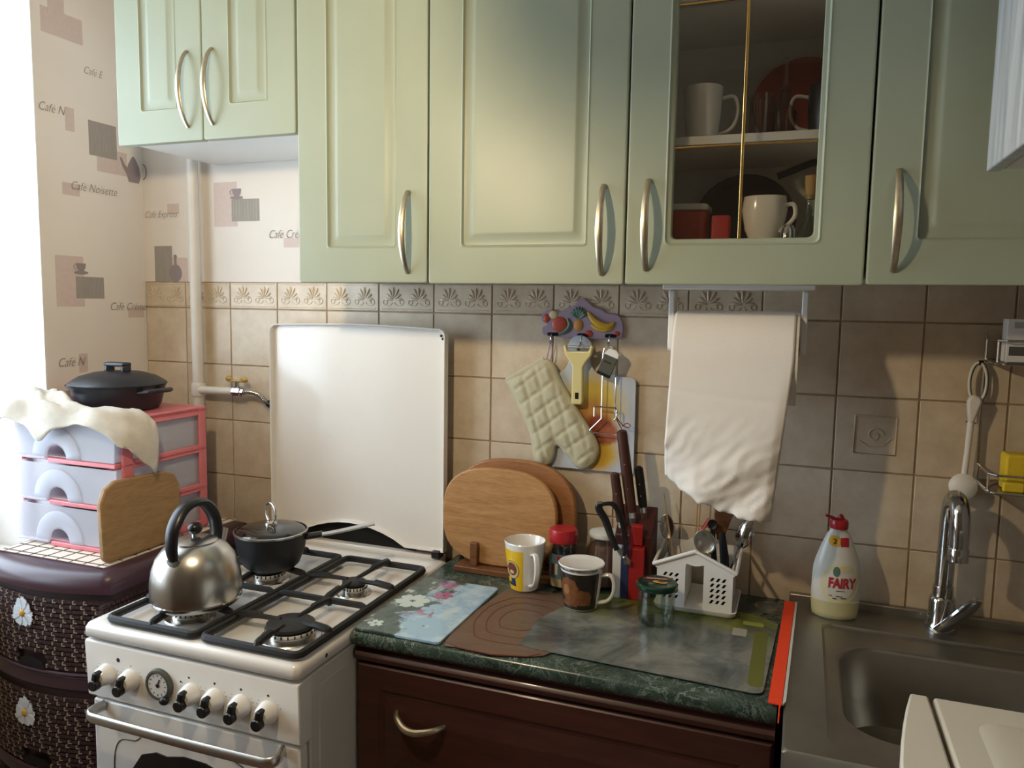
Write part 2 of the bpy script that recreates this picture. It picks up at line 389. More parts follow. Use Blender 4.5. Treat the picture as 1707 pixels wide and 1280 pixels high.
# tiles: 15 cm field tiles, an embossed border row, one tile with a stamped medallion
GX, GZ, TS, G = .29, 1.437, .15, .0017
def tile_mb(x0, x1, z0, z1): return MB().box(x0 + G, x1 - G, 0, .006, z0 + G, z1 - G)
tproto = {}
def put_tile(x0, x1, z0, z1, name='tile'):
    key = (round(x1 - x0, 3), round(z1 - z0, 3), name); jit = random.uniform(-.0006, .0004)
    if key not in tproto:
        o = tile_mb(x0, x1, z0, z1).build(name, 'tile', wall_back, .0012, 2, origin=((x0 + x1) / 2, jit, (z0 + z1) / 2)); tproto[key] = o; return o
    return clone(tproto[key], ((x0 + x1) / 2, jit, (z0 + z1) / 2), wall_back)
xs = [0.0] + [GX + TS * i for i in range(-1, 14)] + [RX]
for a, b in zip(xs[:-1], xs[1:]):
    for j in range(4):
        t = put_tile(a, b, GZ - TS * (j + 1), GZ - TS * j)
        if abs(a - (GX + 10 * TS)) < .01 and j == 1:
            cx, cz = (a + b) / 2, GZ - TS * 1.5; m = MB(); q = .038
            pth = [(cx - q, -.0004, cz - q), (cx + q, -.0004, cz - q), (cx + q, -.0004, cz + q), (cx - q, -.0004, cz + q)]
            m.tube(pth, .0022, 6, closed=True); m.tube([(cx + .016 * math.cos(i * .5) * (1 - i * .05), -.0004, cz + .016 * math.sin(i * .5) * (1 - i * .05)) for i in range(18)], .0016, 6)
            m.tube([(cx - .03, -.0004, cz - .012), (cx - .01, -.0004, cz - .024), (cx + .016, -.0004, cz - .02), (cx + .03, -.0004, cz - .004)], .0014, 6)
            m.build('medallion', 'tile', t)
# border tiles with palmettes and scrolls
rel = MB()
def pal(cx, cz):
    for k in range(7):
        a = PI * (k / 6 * .94 + .03); l = .031 if k in (2, 3, 4) else .026
        ux, uz = math.cos(a), math.sin(a); p0 = Vector((cx + ux * .004, 0, cz + uz * .004)); p1 = Vector((cx + ux * l, 0, cz + uz * l))
        rel.tube([p0, p0.lerp(p1, .35), p0.lerp(p1, .75), p1], [.0014, .0026, .0036, .001], 6)
    for sg in (-1, 1):
        rel.tube([(cx + sg * (.004 + .013 * (1 - math.cos(t * .45))), 0, cz - .006 - .008 * math.sin(t * .45)) for t in range(8)], .0012, 5)
        rel.tube([(cx + sg * (.024 + .006 * math.cos(t * .7)), 0, cz - .005 + .006 * math.sin(t * .7)) for t in range(8)], .0011, 5)
bx0 = -.075
for cx in (-.037, .037): pal(cx, -.006)
rel.tube([(-.071, 0, -.028), (.071, 0, -.028)], .0016, 6); rel.tube([(-.071, 0, .03), (.071, 0, .03)], .0012, 6)
rel_me = None
for a, b in zip(xs[:-1], xs[1:]):
    if b <= 1.65:
        t = put_tile(a, b, GZ, 1.507, 'border_tile'); cx, cz = (a + b) / 2, (GZ + 1.507) / 2
        if rel_me is None:
            m = MB(); m.v = [p.copy() for p in rel.v]; m.f = [list(f) for f in rel.f]
            if b - a < .149: m.xf(Matrix.Diagonal((.14 / .15, 1, 1, 1)))
            m.xf(Matrix.Translation((cx, -.0003, cz))); ro = m.build('relief', 'tile', t, origin=(cx, 0, cz)); rel_me = ro
        else: clone(rel_me, (0, 0, 0), t)
    else: put_tile(a, b, GZ, GZ + TS)

# printed motifs on the wallpaper
def on_left(u, v, d=.0006): return (d, u, v)
def on_back(u, v, d=.0006): return (u, .0008 - d, v)
def decal(poly, to, m, par, d, name='wallpaper_print'):
    mb = MB(); mb.loops([[to(u, v, d) for u, v in poly], [to(u, v, d - .0002) for u, v in poly]]); return mb.build(name, m, par, smooth=False)
def R4(a, b, c, d): return [(a, c), (b, c), (b, d), (a, d)]
def cup(cu, cv, s, to, par, d=.0012):
    p = [(cu + s * x, cv + s * y) for x, y in ((-.55, .5), (.75, .5), (.68, 0), (.45, -.35), (-.25, -.35), (-.48, 0))]
    decal(p, to, 'wp_cup', par, d); q = ellipse(cu + .1 * s, cv - .55 * s, .95 * s, .22 * s, 16); decal(q, to, 'wp_cup', par, d + .0002)
    mb = MB(); mb.tube([to(cu - .55 * s + .32 * s * math.cos(t), cv + .1 * s + .3 * s * math.sin(t), d) for t in [PI / 2 + i * PI / 8 for i in range(9)]], .0007, 5); mb.build('wallpaper_print', 'wp_cup', par)
def swatch(a, b, c, d, to, par, m='wp_pink', lay=.0003): decal(R4(a, b, c, d), to, m, par, lay)
def script(txt, u, v, size, to, par): text_on('wallpaper_lettering', txt, size, par, 'wp_text', lambda a, b: to(u + a * .82, v + b, .0016), .35, -.0004)
B, L = wall_back, wall_left
swatch(.243, .318, 1.652, 1.767, on_back, B); swatch(.300, .388, 1.665, 1.722, on_back, B, 'wp_grey', .0006); cup(.315, 1.738, .022, on_back, B)
for i in range(9): decal(R4(.306 + i * .009, .3085 + i * .009 + .001 * (i % 3), 1.665, 1.722), on_back, 'wp_stripe', B, .0009)
swatch(.462, .52, 1.596, 1.620, on_back, B); script('Café Crème', .476, 1.620, .030, on_back, B)
swatch(.085, .125, 1.690, 1.717, on_back, B); script('Café Express', .062, 1.681, .026, on_back, B)
swatch(.088, .15, 1.508, 1.572, on_back, B); swatch(.036, .097, 1.508, 1.604, on_back, B, 'wp_grey', .0006)
decal(ellipse(.108, 1.53, .022, .024, 18), on_back, 'wp_cup', B, .001); decal(R4(.104, .112, 1.55, 1.572), on_back, 'wp_cup', B, .0012); decal(ellipse(.108, 1.575, .006, .006, 10), on_back, 'wp_cup', B, .0014)
swatch(-.278, -.198, 1.437, 1.563, on_left, L); swatch(-.222, -.138, 1.458, 1.513, on_left, L, 'wp_grey', .0006); cup(-.208, 1.535, .022, on_left, L)
swatch(-.145, -.05, 1.785, 1.845, on_left, L); swatch(-.168, -.082, 1.822, 1.908, on_left, L, 'wp_grey', .0006)
decal([(-.046, 1.772), (-.012, 1.772), (-.006, 1.79), (-.010, 1.815), (-.022, 1.836), (-.029, 1.842), (-.036, 1.836), (-.048, 1.815), (-.052, 1.79)], on_left, 'wp_cup', L, .001)
decal([(-.052, 1.79), (-.066, 1.81), (-.074, 1.832), (-.068, 1.832), (-.058, 1.815), (-.046, 1.806)], on_left, 'wp_cup', L, .0012)
MB().tube([on_back(.004 + .012 * math.sin(t), 1.805 + .02 * math.cos(t), .001) for t in [i * PI / 8 for i in range(9)]], .0016, 5).build('wallpaper_print', 'wp_cup', B)
swatch(-.25, -.2, 1.712, 1.742, on_left, L); script('Café Noisette', -.158, 1.728, .030, on_left, L)
swatch(-.234, -.208, 1.868, 1.925, on_left, L); script('Café N', -.272, 1.902, .030, on_left, L)
swatch(-.222, -.196, 1.270, 1.318, on_left, L); script('Café N', -.246, 1.288, .032, on_left, L)
swatch(-.062, -.008, 1.408, 1.436, on_left, L); script('Café Crème', -.062, 1.428, .030, on_left, L)
swatch(-.29, -.175, 2.085, 2.145, on_left, L); swatch(-.27, -.225, 2.13, 2.2, on_left, L, 'wp_pink', .0006)
script('Café E', -.15, 2.02, .026, on_left, L)
# ================================================================== WALL CABINETS
YD = -.306           # front plane of the doors
def door_mesh(x0, x1, z0, z1, m, hole=False):
    prof = [(0, .018), (0, .003), (.0008, .0008), (.003, 0), (.0036, 0), (m - .0008, 0), (m, 0), (m + .0025, -.0012), (m + .0055, .0035), (m + .016, .0048), (m + .024, .0012), (m + .028, .0008), (m + .0288, .0008)]
    if hole: prof = [(0, .018), (0, .003), (.0008, .0008), (.003, 0), (.0036, 0), (m - .0008, 0), (m, 0), (m + .0025, -.0012), (m + .0055, .003), (m + .011, .004), (m + .0125, .009), (m + .0125, .018)]
    L = []
    for d, dep in prof:
        r = max(.0005, .004 if d < m else (.006 if not hole else .009))
        L.append([(x, YD + dep, z) for x, z in rrect(x0 + d, x1 - d, z0 + d, z1 - d, r, 3)])
    mb = MB(); mb.loops(L, True, not hole, not hole)
    if hole: mb.loops([L[-1], L[0]], True, False, False)
    return mb
def bow(x, z0, z1, parent, out=.028):
    zc, h = (z0 + z1) / 2, (z1 - z0) / 2
    p = [(x, YD - .001 - out * (1 - (t / 8) ** 2) ** .8, zc + h * t / 8) for t in range(-8, 9)]
    return MB().tube(p, [.0042 + .0016 * (1 - abs(t) / 8) for t in range(-8, 9)], 10, flat=(.62, 1.25)).build('handle', 'nickel', parent)
def wall_cab(label, x0, x1, z0, doors, ztop=2.24, hole=False):
    t = thing('wall_cabinet', label, 'cabinet', ((x0 + x1) / 2, -.15, z0), 'sage green wall cabinets')
    a, b = x0 + .001, x1 - .001; c0 = z0 + .010; b_ = MB(); T = .016; fy = YD + .0195
    b_.box(a, a + T, fy, -.001, c0, ztop); b_.box(b - T, b, fy, -.001, c0, ztop); b_.box(a + T, b - T, fy, -.001, c0, c0 + T); b_.box(a + T, b - T, fy, -.001, ztop - T, ztop); b_.box(a + T, b - T, -.007, -.001, c0 + T, ztop - T)
    b_.build('body', 'carcass', t, .0008, 1)
    for (d0, d1, hx, hz0, hz1) in doors:
        dr = door_mesh(d0, d1, z0, ztop, .068 if not hole else .0665, hole).build('door', 'sage', t)
        bow(hx, hz0, hz1, dr)
    return t
wall_cab('short two-door sage cabinet above the gas pipe', .244, .724, 1.803, [(.2445, .4845, .446, 1.831, 1.991), (.4870, .7230, .513, 1.833, 1.991)])
wall_cab('narrow sage cabinet with one tall door, above the stove lid', .726, 1.026, 1.499, [(.7275, 1.0245, .983, 1.518, 1.677)])
wall_cab('wide sage cabinet with solid panelled door above the oven mitt', 1.027, 1.416, 1.498, [(1.0275, 1.4145, 1.375, 1.515, 1.674)])
cabD = wall_cab('sage cabinet with glazed door showing mugs and bottles', 1.417, 1.809, 1.4985, [(1.4175, 1.8075, 1.455, 1.523, 1.680)], hole=True)
wall_cab('sage cabinet at far right above the sink tap', 1.810, 2.205, 1.500, [(1.8110, 2.2035, 1.850, 1.521, 1.680)])
dD = [c for c in cabD.children if c.name.startswith('door')][0]
ga, gb, gz0 = 1.4175 + .078, 1.8075 - .078, 1.4985 + .078
MB().box(ga, gb, YD + .010, YD + .014, gz0, 2.17).build('pane', 'door_glass', dD)
MB().box(1.6080, 1.6130, YD + .004, YD + .0098, gz0, 2.17).build('glazing_bar', 'gold', dD, .001)
for z in (1.731, 1.968): MB().box(ga, gb, YD + .006, YD + .0098, z, z + .0035).build('glazing_bar', 'gold', dD, .001)
MB().box(1.434, 1.792, -.27, -.008, 1.742, 1.757).build('shelf', 'carcass', cabD, .001)
MB().box(1.434, 1.792, -.27, -.008, 1.985, 2.0).build('shelf', 'carcass', cabD, .001)
# --- contents of the glazed cabinet
def mug(name, label, c, r0, r1, h, m, ha, hs=.6, hm=None, grp=None, hr=.0042, inner=None, rim=None):
    t = thing(name, label, 'mug', c, grp); x, y, z = c
    MB().lathe([(r0 * .85, 0), (r0, .004), ((r0 + r1) / 2 + .001, h * .5), (r1, h - .002), (r1 - .0012, h), (r1 - .003, h - .002), ((r0 + r1) / 2 - .003, h * .5), (r0 - .004, .006)], c, 36).build('bowl', m, t)
    ca, sa = math.cos(ha), math.sin(ha); rr = (r0 + r1) / 2
    pts = [(rr - .002 + (r1 - rr) * .5, .80), (rr + .018 * 1.2, .84), (rr + .030, .68), (rr + .029, .45), (rr + .018, .25), (rr - .003, .16)]
    MB().tube(spline([(x + d * ca, y + d * sa, z + h * q) for d, q in pts], 5), hr, 8, flat=(.8, 1.3)).build('handle', hm or m, t)
    return t
SZ = 1.757; BZ = 1.4985 + .010 + .016
mug('mug', 'white mug on the shelf behind the glazed door', (1.530, -.205, SZ), .028, .035, .098, 'white_ceramic', .25)
mug('mug', 'dark mug with white curled handle at right of the glazed shelf', (1.745, -.19, SZ), .034, .036, .09, 'black_plastic', PI - .1, hm='white_ceramic')
def tumbler(label, c, r, h, m='glass'):
    t = thing('drinking_glass', label, 'glass', c)
    MB().lathe([(r * .8, 0), (r * .85, .004), (r, h), (r - .002, h), (r * .8, .008)], c, 24).build('bowl', m, t); return t
tumbler('plain drinking glass beside the glazing bar on the shelf', (1.632, -.17, SZ), .026, .085)
t = thing('glass_cruet', 'stoppered glass cruet beside the dark mug behind the glazed door', 'bottle', (1.670, -.18, SZ))
MB().lathe([(.02, 0), (.022, .004), (.022, .05), (.010, .066), (.009, .085), (.011, .088)], (1.670, -.18, SZ), 20).build('body', 'glass_amber', t)
MB().lathe([(.008, .084), (.010, .092), (.004, .097), (.003, .14), (.005, .145)], (1.670, -.18, SZ), 14).build('stopper', 'glass', t)
t = thing('serving_plate', 'reddish oval plate leaning at the back of the glazed shelf', 'plate', (1.71, -.06, SZ))
MB().lathe([(.02, 0), (.07, .004), (.095, .014), (.093, .016), (.06, .007)], (0, 0, 0), 32).xf(Matrix.Translation((1.70, -.035, SZ + .093)) @ Matrix.Rotation(1.35, 4, 'X')).build('dish', 'red_tub', t)
t = thing('food_tub', 'red plastic tub with pale lid at lower left inside glazed cabinet', 'tub', (1.505, -.19, BZ))
MB().prism(rrect(1.47, 1.545, -.23, -.15, .012), 'xy', BZ, BZ + .110).build('tub', 'red_tub', t, .003)
MB().prism(rrect(1.467, 1.548, -.233, -.147, .014), 'xy', BZ + .1105, BZ + .122).build('lid', 'clear_plastic', t, .002)
tag(MB().prism(rrect(1.556, 1.588, -.235, -.20, .004), 'xy', BZ, BZ + .100).build('small_box', 'red', None, .003), 'small bright red box beside the red tub behind glass', 'box')
t = thing('frying_pan', 'dark round frying pan standing at the back of glazed cabinet', 'pan', (1.60, -.06, BZ))
MB().lathe([(.085, 0), (.098, .02), (.096, .02), (.082, .004)], (0, 0, 0), 32).xf(Matrix.Translation((1.60, -.045, BZ + .1)) @ Matrix.Rotation(1.4, 4, 'X')).build('pan', 'iron', t)
MB().tube([(1.66, -.07, BZ + .19), (1.72, -.08, BZ + .21), (1.77, -.085, BZ + .215)], .007, 8).build('handle', 'black_plastic', t)
t = thing('gravy_boat', 'white gravy boat standing behind the glazing bar', 'jug', (1.645, -.2, BZ))
MB().lathe([(.024, 0), (.020, .010), (.018, .045), (.030, .075), (.036, .110), (.033, .134), (.030, .134), (.032, .110), (.026, .08)], (1.645, -.2, BZ), 24, 1.1, .8).build('bowl', 'white_ceramic', t)
MB().lathe([(.0, .118), (.0315, .119), (.0315, .122), (.0, .124)], (1.645, -.2, BZ), 20, 1.05, .76, False, False).build('contents', 'red_tub', t)
MB().tube(spline([(1.676, -.21, BZ + .115), (1.694, -.21, BZ + .118), (1.696, -.21, BZ + .095), (1.672, -.21, BZ + .07)], 5), .004, 8).build('handle', 'white_ceramic', t)
t = thing('corked_bottle', 'dark glass bottle with cork stopper inside glazed cabinet', 'bottle', (1.722, -.21, BZ))
MB().lathe([(.018, 0), (.02, .004), (.02, .070), (.009, .096), (.0085, .138), (.0095, .141)], (1.722, -.21, BZ), 20).build('body', 'glass_green', t)
MB().lathe([(.0165, .003), (.0165, .06)], (1.722, -.21, BZ), 16).build('contents', 'print_dark', t)
MB().lathe([(.0075, .126), (.0105, .146), (.0115, .166)], (1.722, -.21, BZ), 14).build('cork', 'cork', t)
t = thing('spice_shaker', 'small glass shaker with metal cap beside corked bottle', 'shaker', (1.688, -.25, BZ))
MB().lathe([(.011, 0), (.012, .003), (.012, .055)], (1.688, -.25, BZ), 16).build('body', 'glass', t)
MB().lathe([(.0125, .0552), (.0125, .070), (.008, .078)], (1.688, -.25, BZ), 16).build('cap', 'chrome', t)

# box-like cabinet whose corner shows at the upper right, on the side wall
t = thing('side_cabinet', 'pale cabinet corner with painted reflection streaks hanging at upper right edge of photo', 'cabinet', (2.12, -.75, 1.654))
MB().box(1.968, RX - .001, -1.04, -.42, 1.656, 2.3).build('body', 'white_matte', t, .002)
MB().box(1.950, 1.9675, -1.04, -.413, 1.6545, 2.3).build('door', 'reflection_streak', t, .002)

# ------------------------------------------------------------------ paper towel
t = thing('paper_towel_holder', 'white plastic paper towel holder under the glazed cabinet', 'holder', (1.60, -.16, 1.44))
hb = MB(); hb.box(1.468, 1.738, -.205, -.115, 1.4985 - .006, 1.5080); hb.build('mounting_plate', 'white_plastic', t, .002)
for x in (1.4765, 1.7165):
    MB().prism(rrect(-.178, -.142, 1.375, 1.4920, .012), 'yz', x, x + .011).build('arm', 'white_plastic', t, .002)
MB().tube([(1.4878, -.16, 1.39), (1.7163, -.16, 1.39)], .008, 12).build('spindle', 'white_plastic', t)
t = thing('paper_towel_roll', 'white paper towel roll with long crumpled sheet hanging down', 'paper towel', (1.60, -.16, 1.39))
X0, X1 = 1.4895, 1.7145; rc = (-.16, 1.366)
L = []
for x in (X0, X1):
    L.append([(x, rc[0] + .058 * math.cos(2 * PI * j / 36), rc[1] + .086 * math.sin(2 * PI * j / 36)) for j in range(36)])
inn = [[(x, -.16 + .02 * math.cos(2 * PI * j / 36), 1.39 + .02 * math.sin(2 * PI * j / 36)) for j in range(36)] for x in (X1, X0)]
MB().loops(L + inn + [L[0]], True, False, False).build('roll', 'paper', t, smooth=True, ang=.9)
MB().loops([[(x, -.16 + .0195 * math.cos(2 * PI * j / 24), 1.39 + .0195 * math.sin(2 * PI * j / 24)) for j in range(24)] for x in (X0 + .001, X1 + .001)] + [[(x, -.16 + .0165 * math.cos(2 * PI * j / 24), 1.39 + .0165 * math.sin(2 * PI * j / 24)) for j in range(24)] for x in (X1 + .001, X0 + .001)], True, False, False).build('cardboard_core', 'cardboard', t)
# hanging sheet, hugging the front of the roll then falling free
rnd = random.Random(3); NU, NV = 46, 70; V = []; F = []
def wob(u, v):
    s = 0
    for a, b, p, w in WB: s += w * math.sin(a * u + b * v + p)
    return s
WB = [(rnd.uniform(2, 16), rnd.uniform(4, 26), rnd.uniform(0, 6), rnd.uniform(.4, 1.0)) for _ in range(18)]
for j in range(NV):
    q = j / (NV - 1)
    for i in range(NU):
        u = i / (NU - 1); bot = 1.132 - .060 * u - .014 * math.sin(PI * u) + .0016 * math.sin(u * 31) + .001 * math.sin(u * 67)
        if q < .3:
            a = PI * .5 + (PI * .5) * (q / .3); y = rc[0] + .0600 * math.cos(a); z = rc[1] + .0880 * math.sin(a); fall = 0
        else:
            fall = (q - .3) / .7; z = rc[1] + (bot - rc[1]) * fall; y = rc[0] - .0600
        x = X0 + .002 + (X1 - X0 - .008) * u - (.010 + .016 * u) * fall
        cr = max(0, (fall - .35) / .65) ** 1.2
        y += cr * (.0019 * wob(u, q) + .0017 * abs(wob(u * 2.3 + 1, q * 2.6)) + .006 * math.sin(u * 5 + 1)) + fall * .006 * math.sin(u * 3 + q * 3) - .01 * fall
        if u < .3 and fall > .7: y += (.3 - u) * (fall - .7) * .45
        if abs(q - .475) < .008: y += .0016
        if u > .93: y += .01 * fall * (u - .93) / .07
        V.append((x, y, z))
for j in range(NV - 1):
    for i in range(NU - 1):
        a = j * NU + i; F.append((a, a + 1, a + NU + 1, a + NU))
MB().add(V, F).build('hanging_sheet', 'paper', t, solid=.0006, ang=3)

# ================================================================== BASE UNITS, WORKTOP, SINK
wt = MB()
prof = [(0, .820), (-.470, .820), (-.480, .824), (-.4835, .832), (-.4835, .840), (-.480, .8475), (-.472, .850), (0, .850)]
wt.loops([[(x, y - .0003, z) for y, z in prof] for x in (.9585, 1.7115)])
tag(wt.build('worktop', 'marble', None, ang=.9), 'dark green marble-look worktop with rounded front edge', 'worktop')
t = thing('base_cabinet', 'mahogany brown base cabinet with drawer under the green worktop', 'cabinet', (1.335, -.23, 0))
b = MB(); b.box(.961, .977, -.448, -.012, .08, .8185); b.box(1.695, 1.711, -.448, -.012, .08, .8185); b.box(.977, 1.695, -.448, -.012, .08, .096); b.box(.977, 1.695, -.024, -.012, .096, .8185); b.box(.977, 1.695, -.42, -.024, 0, .08)
b.build('body', 'mahogany', t, .001)
MB().loops([[(x, y, z) for y, z in ((-.448, .788), (-.466, .788), (-.472, .793), (-.474, .801), (-.470, .808), (-.462, .812), (-.462, .8185), (-.448, .8185))] for x in (.961, 1.711)]).build('top_rail', 'mahogany', t)
def lower_front(z0, z1, name, hz):
    L = []
    for d, dep in ((0, .018), (0, .004), (.004, 0), (.045, 0), (.052, .004), (.058, .005), (.095, -.002), (.1, -.002)):
        L.append([(x, -.468 + dep, z) for x, z in ((.963 + d, z0 + d), (1.709 - d, z0 + d), (1.709 - d, z1 - d), (.963 + d, z1 - d))])
    o = MB().loops(L).build(name, 'mahogany', t, ang=.15)
    p = spline([(1.046, -.466, hz + .008), (1.055, -.482, hz + .006), (1.075, -.494, hz - .004), (1.096, -.497, hz - .007), (1.117, -.494, hz - .004), (1.137, -.482, hz - .001), (1.146, -.466, hz)], 4)
    MB().tube(p, [.004 + .003 * math.sin(PI * i / (len(p) - 1)) for i in range(len(p))], 10).build('handle', 'nickel', o)
lower_front(.515, .784, 'drawer', .694); lower_front(.10, .509, 'door', .45)

t = thing('sink_unit', 'stainless steel sink with deep rounded bowl beside the worktop', 'sink', (2.0, -.3, 0))
SX0, SX1, SY0, SY1, ZS = 1.7215, RX - .002, -.605, -.004, .855
def rl(x0, x1, y0, y1, r, z): return [(x, y, z) for x, y in rrect(x0, x1, y0, y1, r, 8)]
ix0, ix1, iy0, iy1 = 1.782, RX - .03, -.565, -.112; bx0, bx1, by0, by1 = 1.806, RX - .06, -.520, -.185
L = [rl(SX0, SX1, SY0, SY1, .003, .800), rl(SX0, SX1, SY0, SY1, .004, ZS - .004), rl(SX0 + .003, SX1 - .003, SY0 + .003, SY1 - .003, .006, ZS), rl(SX0 + .0045, SX1 - .0045, SY0 + .0045, SY1 - .0045, .006, ZS), rl(ix0 - .002, ix1 + .002, iy0 - .002, iy1 + .002, .021, ZS), rl(ix0, ix1, iy0, iy1, .02, ZS), rl(ix0 + .004, ix1 - .004, iy0 + .004, iy1 - .004, .02, ZS - .005), rl(ix0 + .006, ix1 - .006, iy0 + .006, iy1 - .006, .02, ZS - .0052),
     rl(bx0 - .003, bx1 + .003, by0 - .003, by1 + .003, .076, ZS - .0055), rl(bx0, bx1, by0, by1, .075, ZS - .006), rl(bx0 + .004, bx1 - .004, by0 + .004, by1 - .004, .075, ZS - .012), rl(bx0 + .010, bx1 - .010, by0 + .010, by1 - .010, .075, ZS - .10), rl(bx0 + .020, bx1 - .020, by0 + .020, by1 - .020, .075, ZS - .140), rl(bx0 + .05, bx1 - .05, by0 + .05, by1 - .05, .06, ZS - .155)]
MB().loops(L, True, False, True).build('basin', 'sink_steel', t, ang=.8)
MB().box(SX0, SX1, -.016, -.0015, ZS - .03, ZS + .017).build('back_lip', 'sink_steel', t, .003)
MB().lathe([(.042, 0), (.045, .002), (.040, .004), (.030, .0015), (.012, .0015)], (1.975, -.43, ZS - .1548), 28).build('drain', 'chrome', t)
mb = MB()
for i in range(-3, 4): mb.tube([(1.93, -.43 + i * .014, ZS - .148), (2.02, -.43 + i * .014 + .012, ZS - .148)], .0022, 6); 
for i in range(-3, 4): mb.tube([(1.975 + i * .014, -.475, ZS - .144), (1.975 + i * .014 + .008, -.385, ZS - .144)], .0022, 6)
mb.build('drain_grid', 'steel', t)
sb = MB(); sb.box(SX0 + .003, SX0 + .019, -.565, -.02, .0, .799); sb.box(SX1 - .02, SX1 - .004, -.565, -.02, 0, .799); sb.box(SX0 + .019, SX1 - .02, -.565, -.549, .0, .799)
sb.build('cabinet_body', 'mahogany', t, .001)
# mixer tap
t = thing('kitchen_tap', 'chrome single-lever mixer tap standing at the back of the sink', 'tap', (1.995, -.055, ZS))
MB().lathe([(.028, 0), (.029, .004), (.027, .010), (.024, .016), (.0235, .055), (.022, .062), (.0185, .066), (.018, .085)], (1.995, -.055, ZS), 28).build('body', 'chrome', t)
sp = spline([(1.995, -.055, .935), (1.996, -.055, 1.00), (1.997, -.056, 1.075), (1.998, -.068, 1.108), (2.000, -.092, 1.117), (2.002, -.116, 1.105), (2.003, -.126, 1.075), (2.003, -.127, 1.035)], 6)
MB().tube(sp, .0162, 16).build('spout', 'chrome', t)
MB().lathe([(.0175, 0), (.0175, .022), (.0165, .024)], (2.003, -.127, 1.012), 20).build('aerator', 'chrome', t)
lv = spline([(1.990, -.075, .862), (1.996, -.090, .872), (2.015, -.100, .898), (2.035, -.105, .925), (2.044, -.106, .938)], 5)
MB().tube(lv, [.010 + .006 * math.sin(PI * i / (len(lv) - 1)) for i in range(len(lv))], 14, flat=(.6, 1.15)).build('lever', 'chrome', t)
# ================================================================== CEILING LAMP (above the frame, lights the room)
LX, LY, LZ = .95, -1.10, 1.84
t = thing('ceiling_lamp', 'hanging ceiling lamp with added shadow globe above the photographed area', 'lamp', (LX + .05, LY + .02, CZ))
MB().lathe([(.05, 0), (.045, -.02), (.01, -.03)], (LX + .05, LY + .02, CZ), 24).build('ceiling_rose', 'brass', t)
MB().tube([(LX + .05, LY + .02, CZ - .02), (LX + .05, LY + .02, 2.14)], .006, 8).build('stem', 'brass', t)
for nm, c in (('arm', (LX, LY, LZ)), ('arm', (LX + .088, LY + .115, LZ + .042))):
    MB().tube(spline([(LX + .05, LY + .02, 2.14), ((LX + .05 + c[0]) / 2, (LY + .02 + c[1]) / 2, 2.11), (c[0], c[1], 2.10), (c[0], c[1], 2.06)], 5), .005, 8).build(nm, 'brass', t)
MB().lathe([(.014, .045), (.016, .05), (.016, .105), (.01, .115)], (LX, LY, LZ), 16).build('socket', 'white_plastic', t)
mat('bulb_glow', 'ffffff', .5)
_k = MATS['bulb_glow']; _b = _k.node_tree.nodes['Principled BSDF']; _b.inputs['Emission Color'].default_value = (1.0, .79, .51, 1); _b.inputs['Emission Strength'].default_value = LAMP
MB().sph((LX, LY, LZ), (.022, .022, .032), 16, 10).build('bulb', 'bulb_glow', t)
c = (LX + .088, LY + .115, LZ + .042)
MB().sph(c, (.066, .066, .062), 24, 14).build('shadow_globe', 'white_paint', t)  # unseen opaque globe, added to throw a soft shadow on the upper right doors

# ================================================================== GAS PIPE
t = thing('gas_pipe', 'white painted gas pipe with yellow valve handle beside the stove lid', 'pipe', (.204, -.04, 0))
MB().tube([(.200, -.030, 2.5), (.2005, -.030, 1.9), (.204, -.030, 1.3), (.207, -.030, .2)], .0145, 18).build('riser', 'pipe_paint', t)
MB().tube([(.207, -.036, 1.219), (.325, -.038, 1.221)], .0105, 16).build('branch', 'pipe_paint', t)
MB().lathe([(.017, -.018), (.019, -.012), (.019, .012), (.017, .018)], (.2055, -.030, 1.2195), 18).build('tee_joint', 'pipe_paint', t)
vb = MB().tube([(.322, -.038, 1.221), (.330, -.038, 1.221), (.3305, -.038, 1.221), (.352, -.038, 1.221), (.3525, -.038, 1.221), (.362, -.038, 1.221)], [.010, .010, .014, .014, .0105, .0105], 8).build('valve_body', 'chrome', t)
MB().lathe([(.006, 0), (.006, .016), (.004, .018)], (.338, -.038, 1.232), 12).build('valve_stem', 'steel', t)
hm = MB(); hm.sph((.314, -.038, 1.254), (.012, .004, .008), 12, 8); hm.sph((.362, -.038, 1.253), (.012, .004, .008), 12, 8); hm.tube([(.316, -.038, 1.250), (.338, -.038, 1.2485), (.36, -.038, 1.250)], .0035, 8); hm.build('valve_handle', 'brass', t)
hp = spline([(.360, -.038, 1.221), (.385, -.038, 1.222), (.41, -.038, 1.215), (.428, -.038, 1.200), (.441, -.038, 1.194)], 10)
MB().tube(hp, [.0068 if i % 2 else .0056 for i in range(len(hp))], 10).build('flexible_hose', 'steel', t)
MB().tube([(.437, -.0385, 1.1965), (.4475, -.0385, 1.192)], .0095, 12).build('hose_end', 'black_plastic', t)

# ================================================================== COOKER
KX0, KX1 = .472, .9565; KF = -.636
t = thing('gas_cooker', 'white enamelled gas cooker with raised lid and four burners', 'cooker', ((KX0 + KX1) / 2, -.34, 0))
b = MB(); b.box(KX0 + .004, KX1 - .0015, KF + .03, -.05, .06, .818); b.build('body', 'enamel_side', t, .003)
MB().box(KX1 - .0016, KX1 - .0002, -.58, -.1, .12, .79).build('side_panel', 'enamel_side', t, .004)
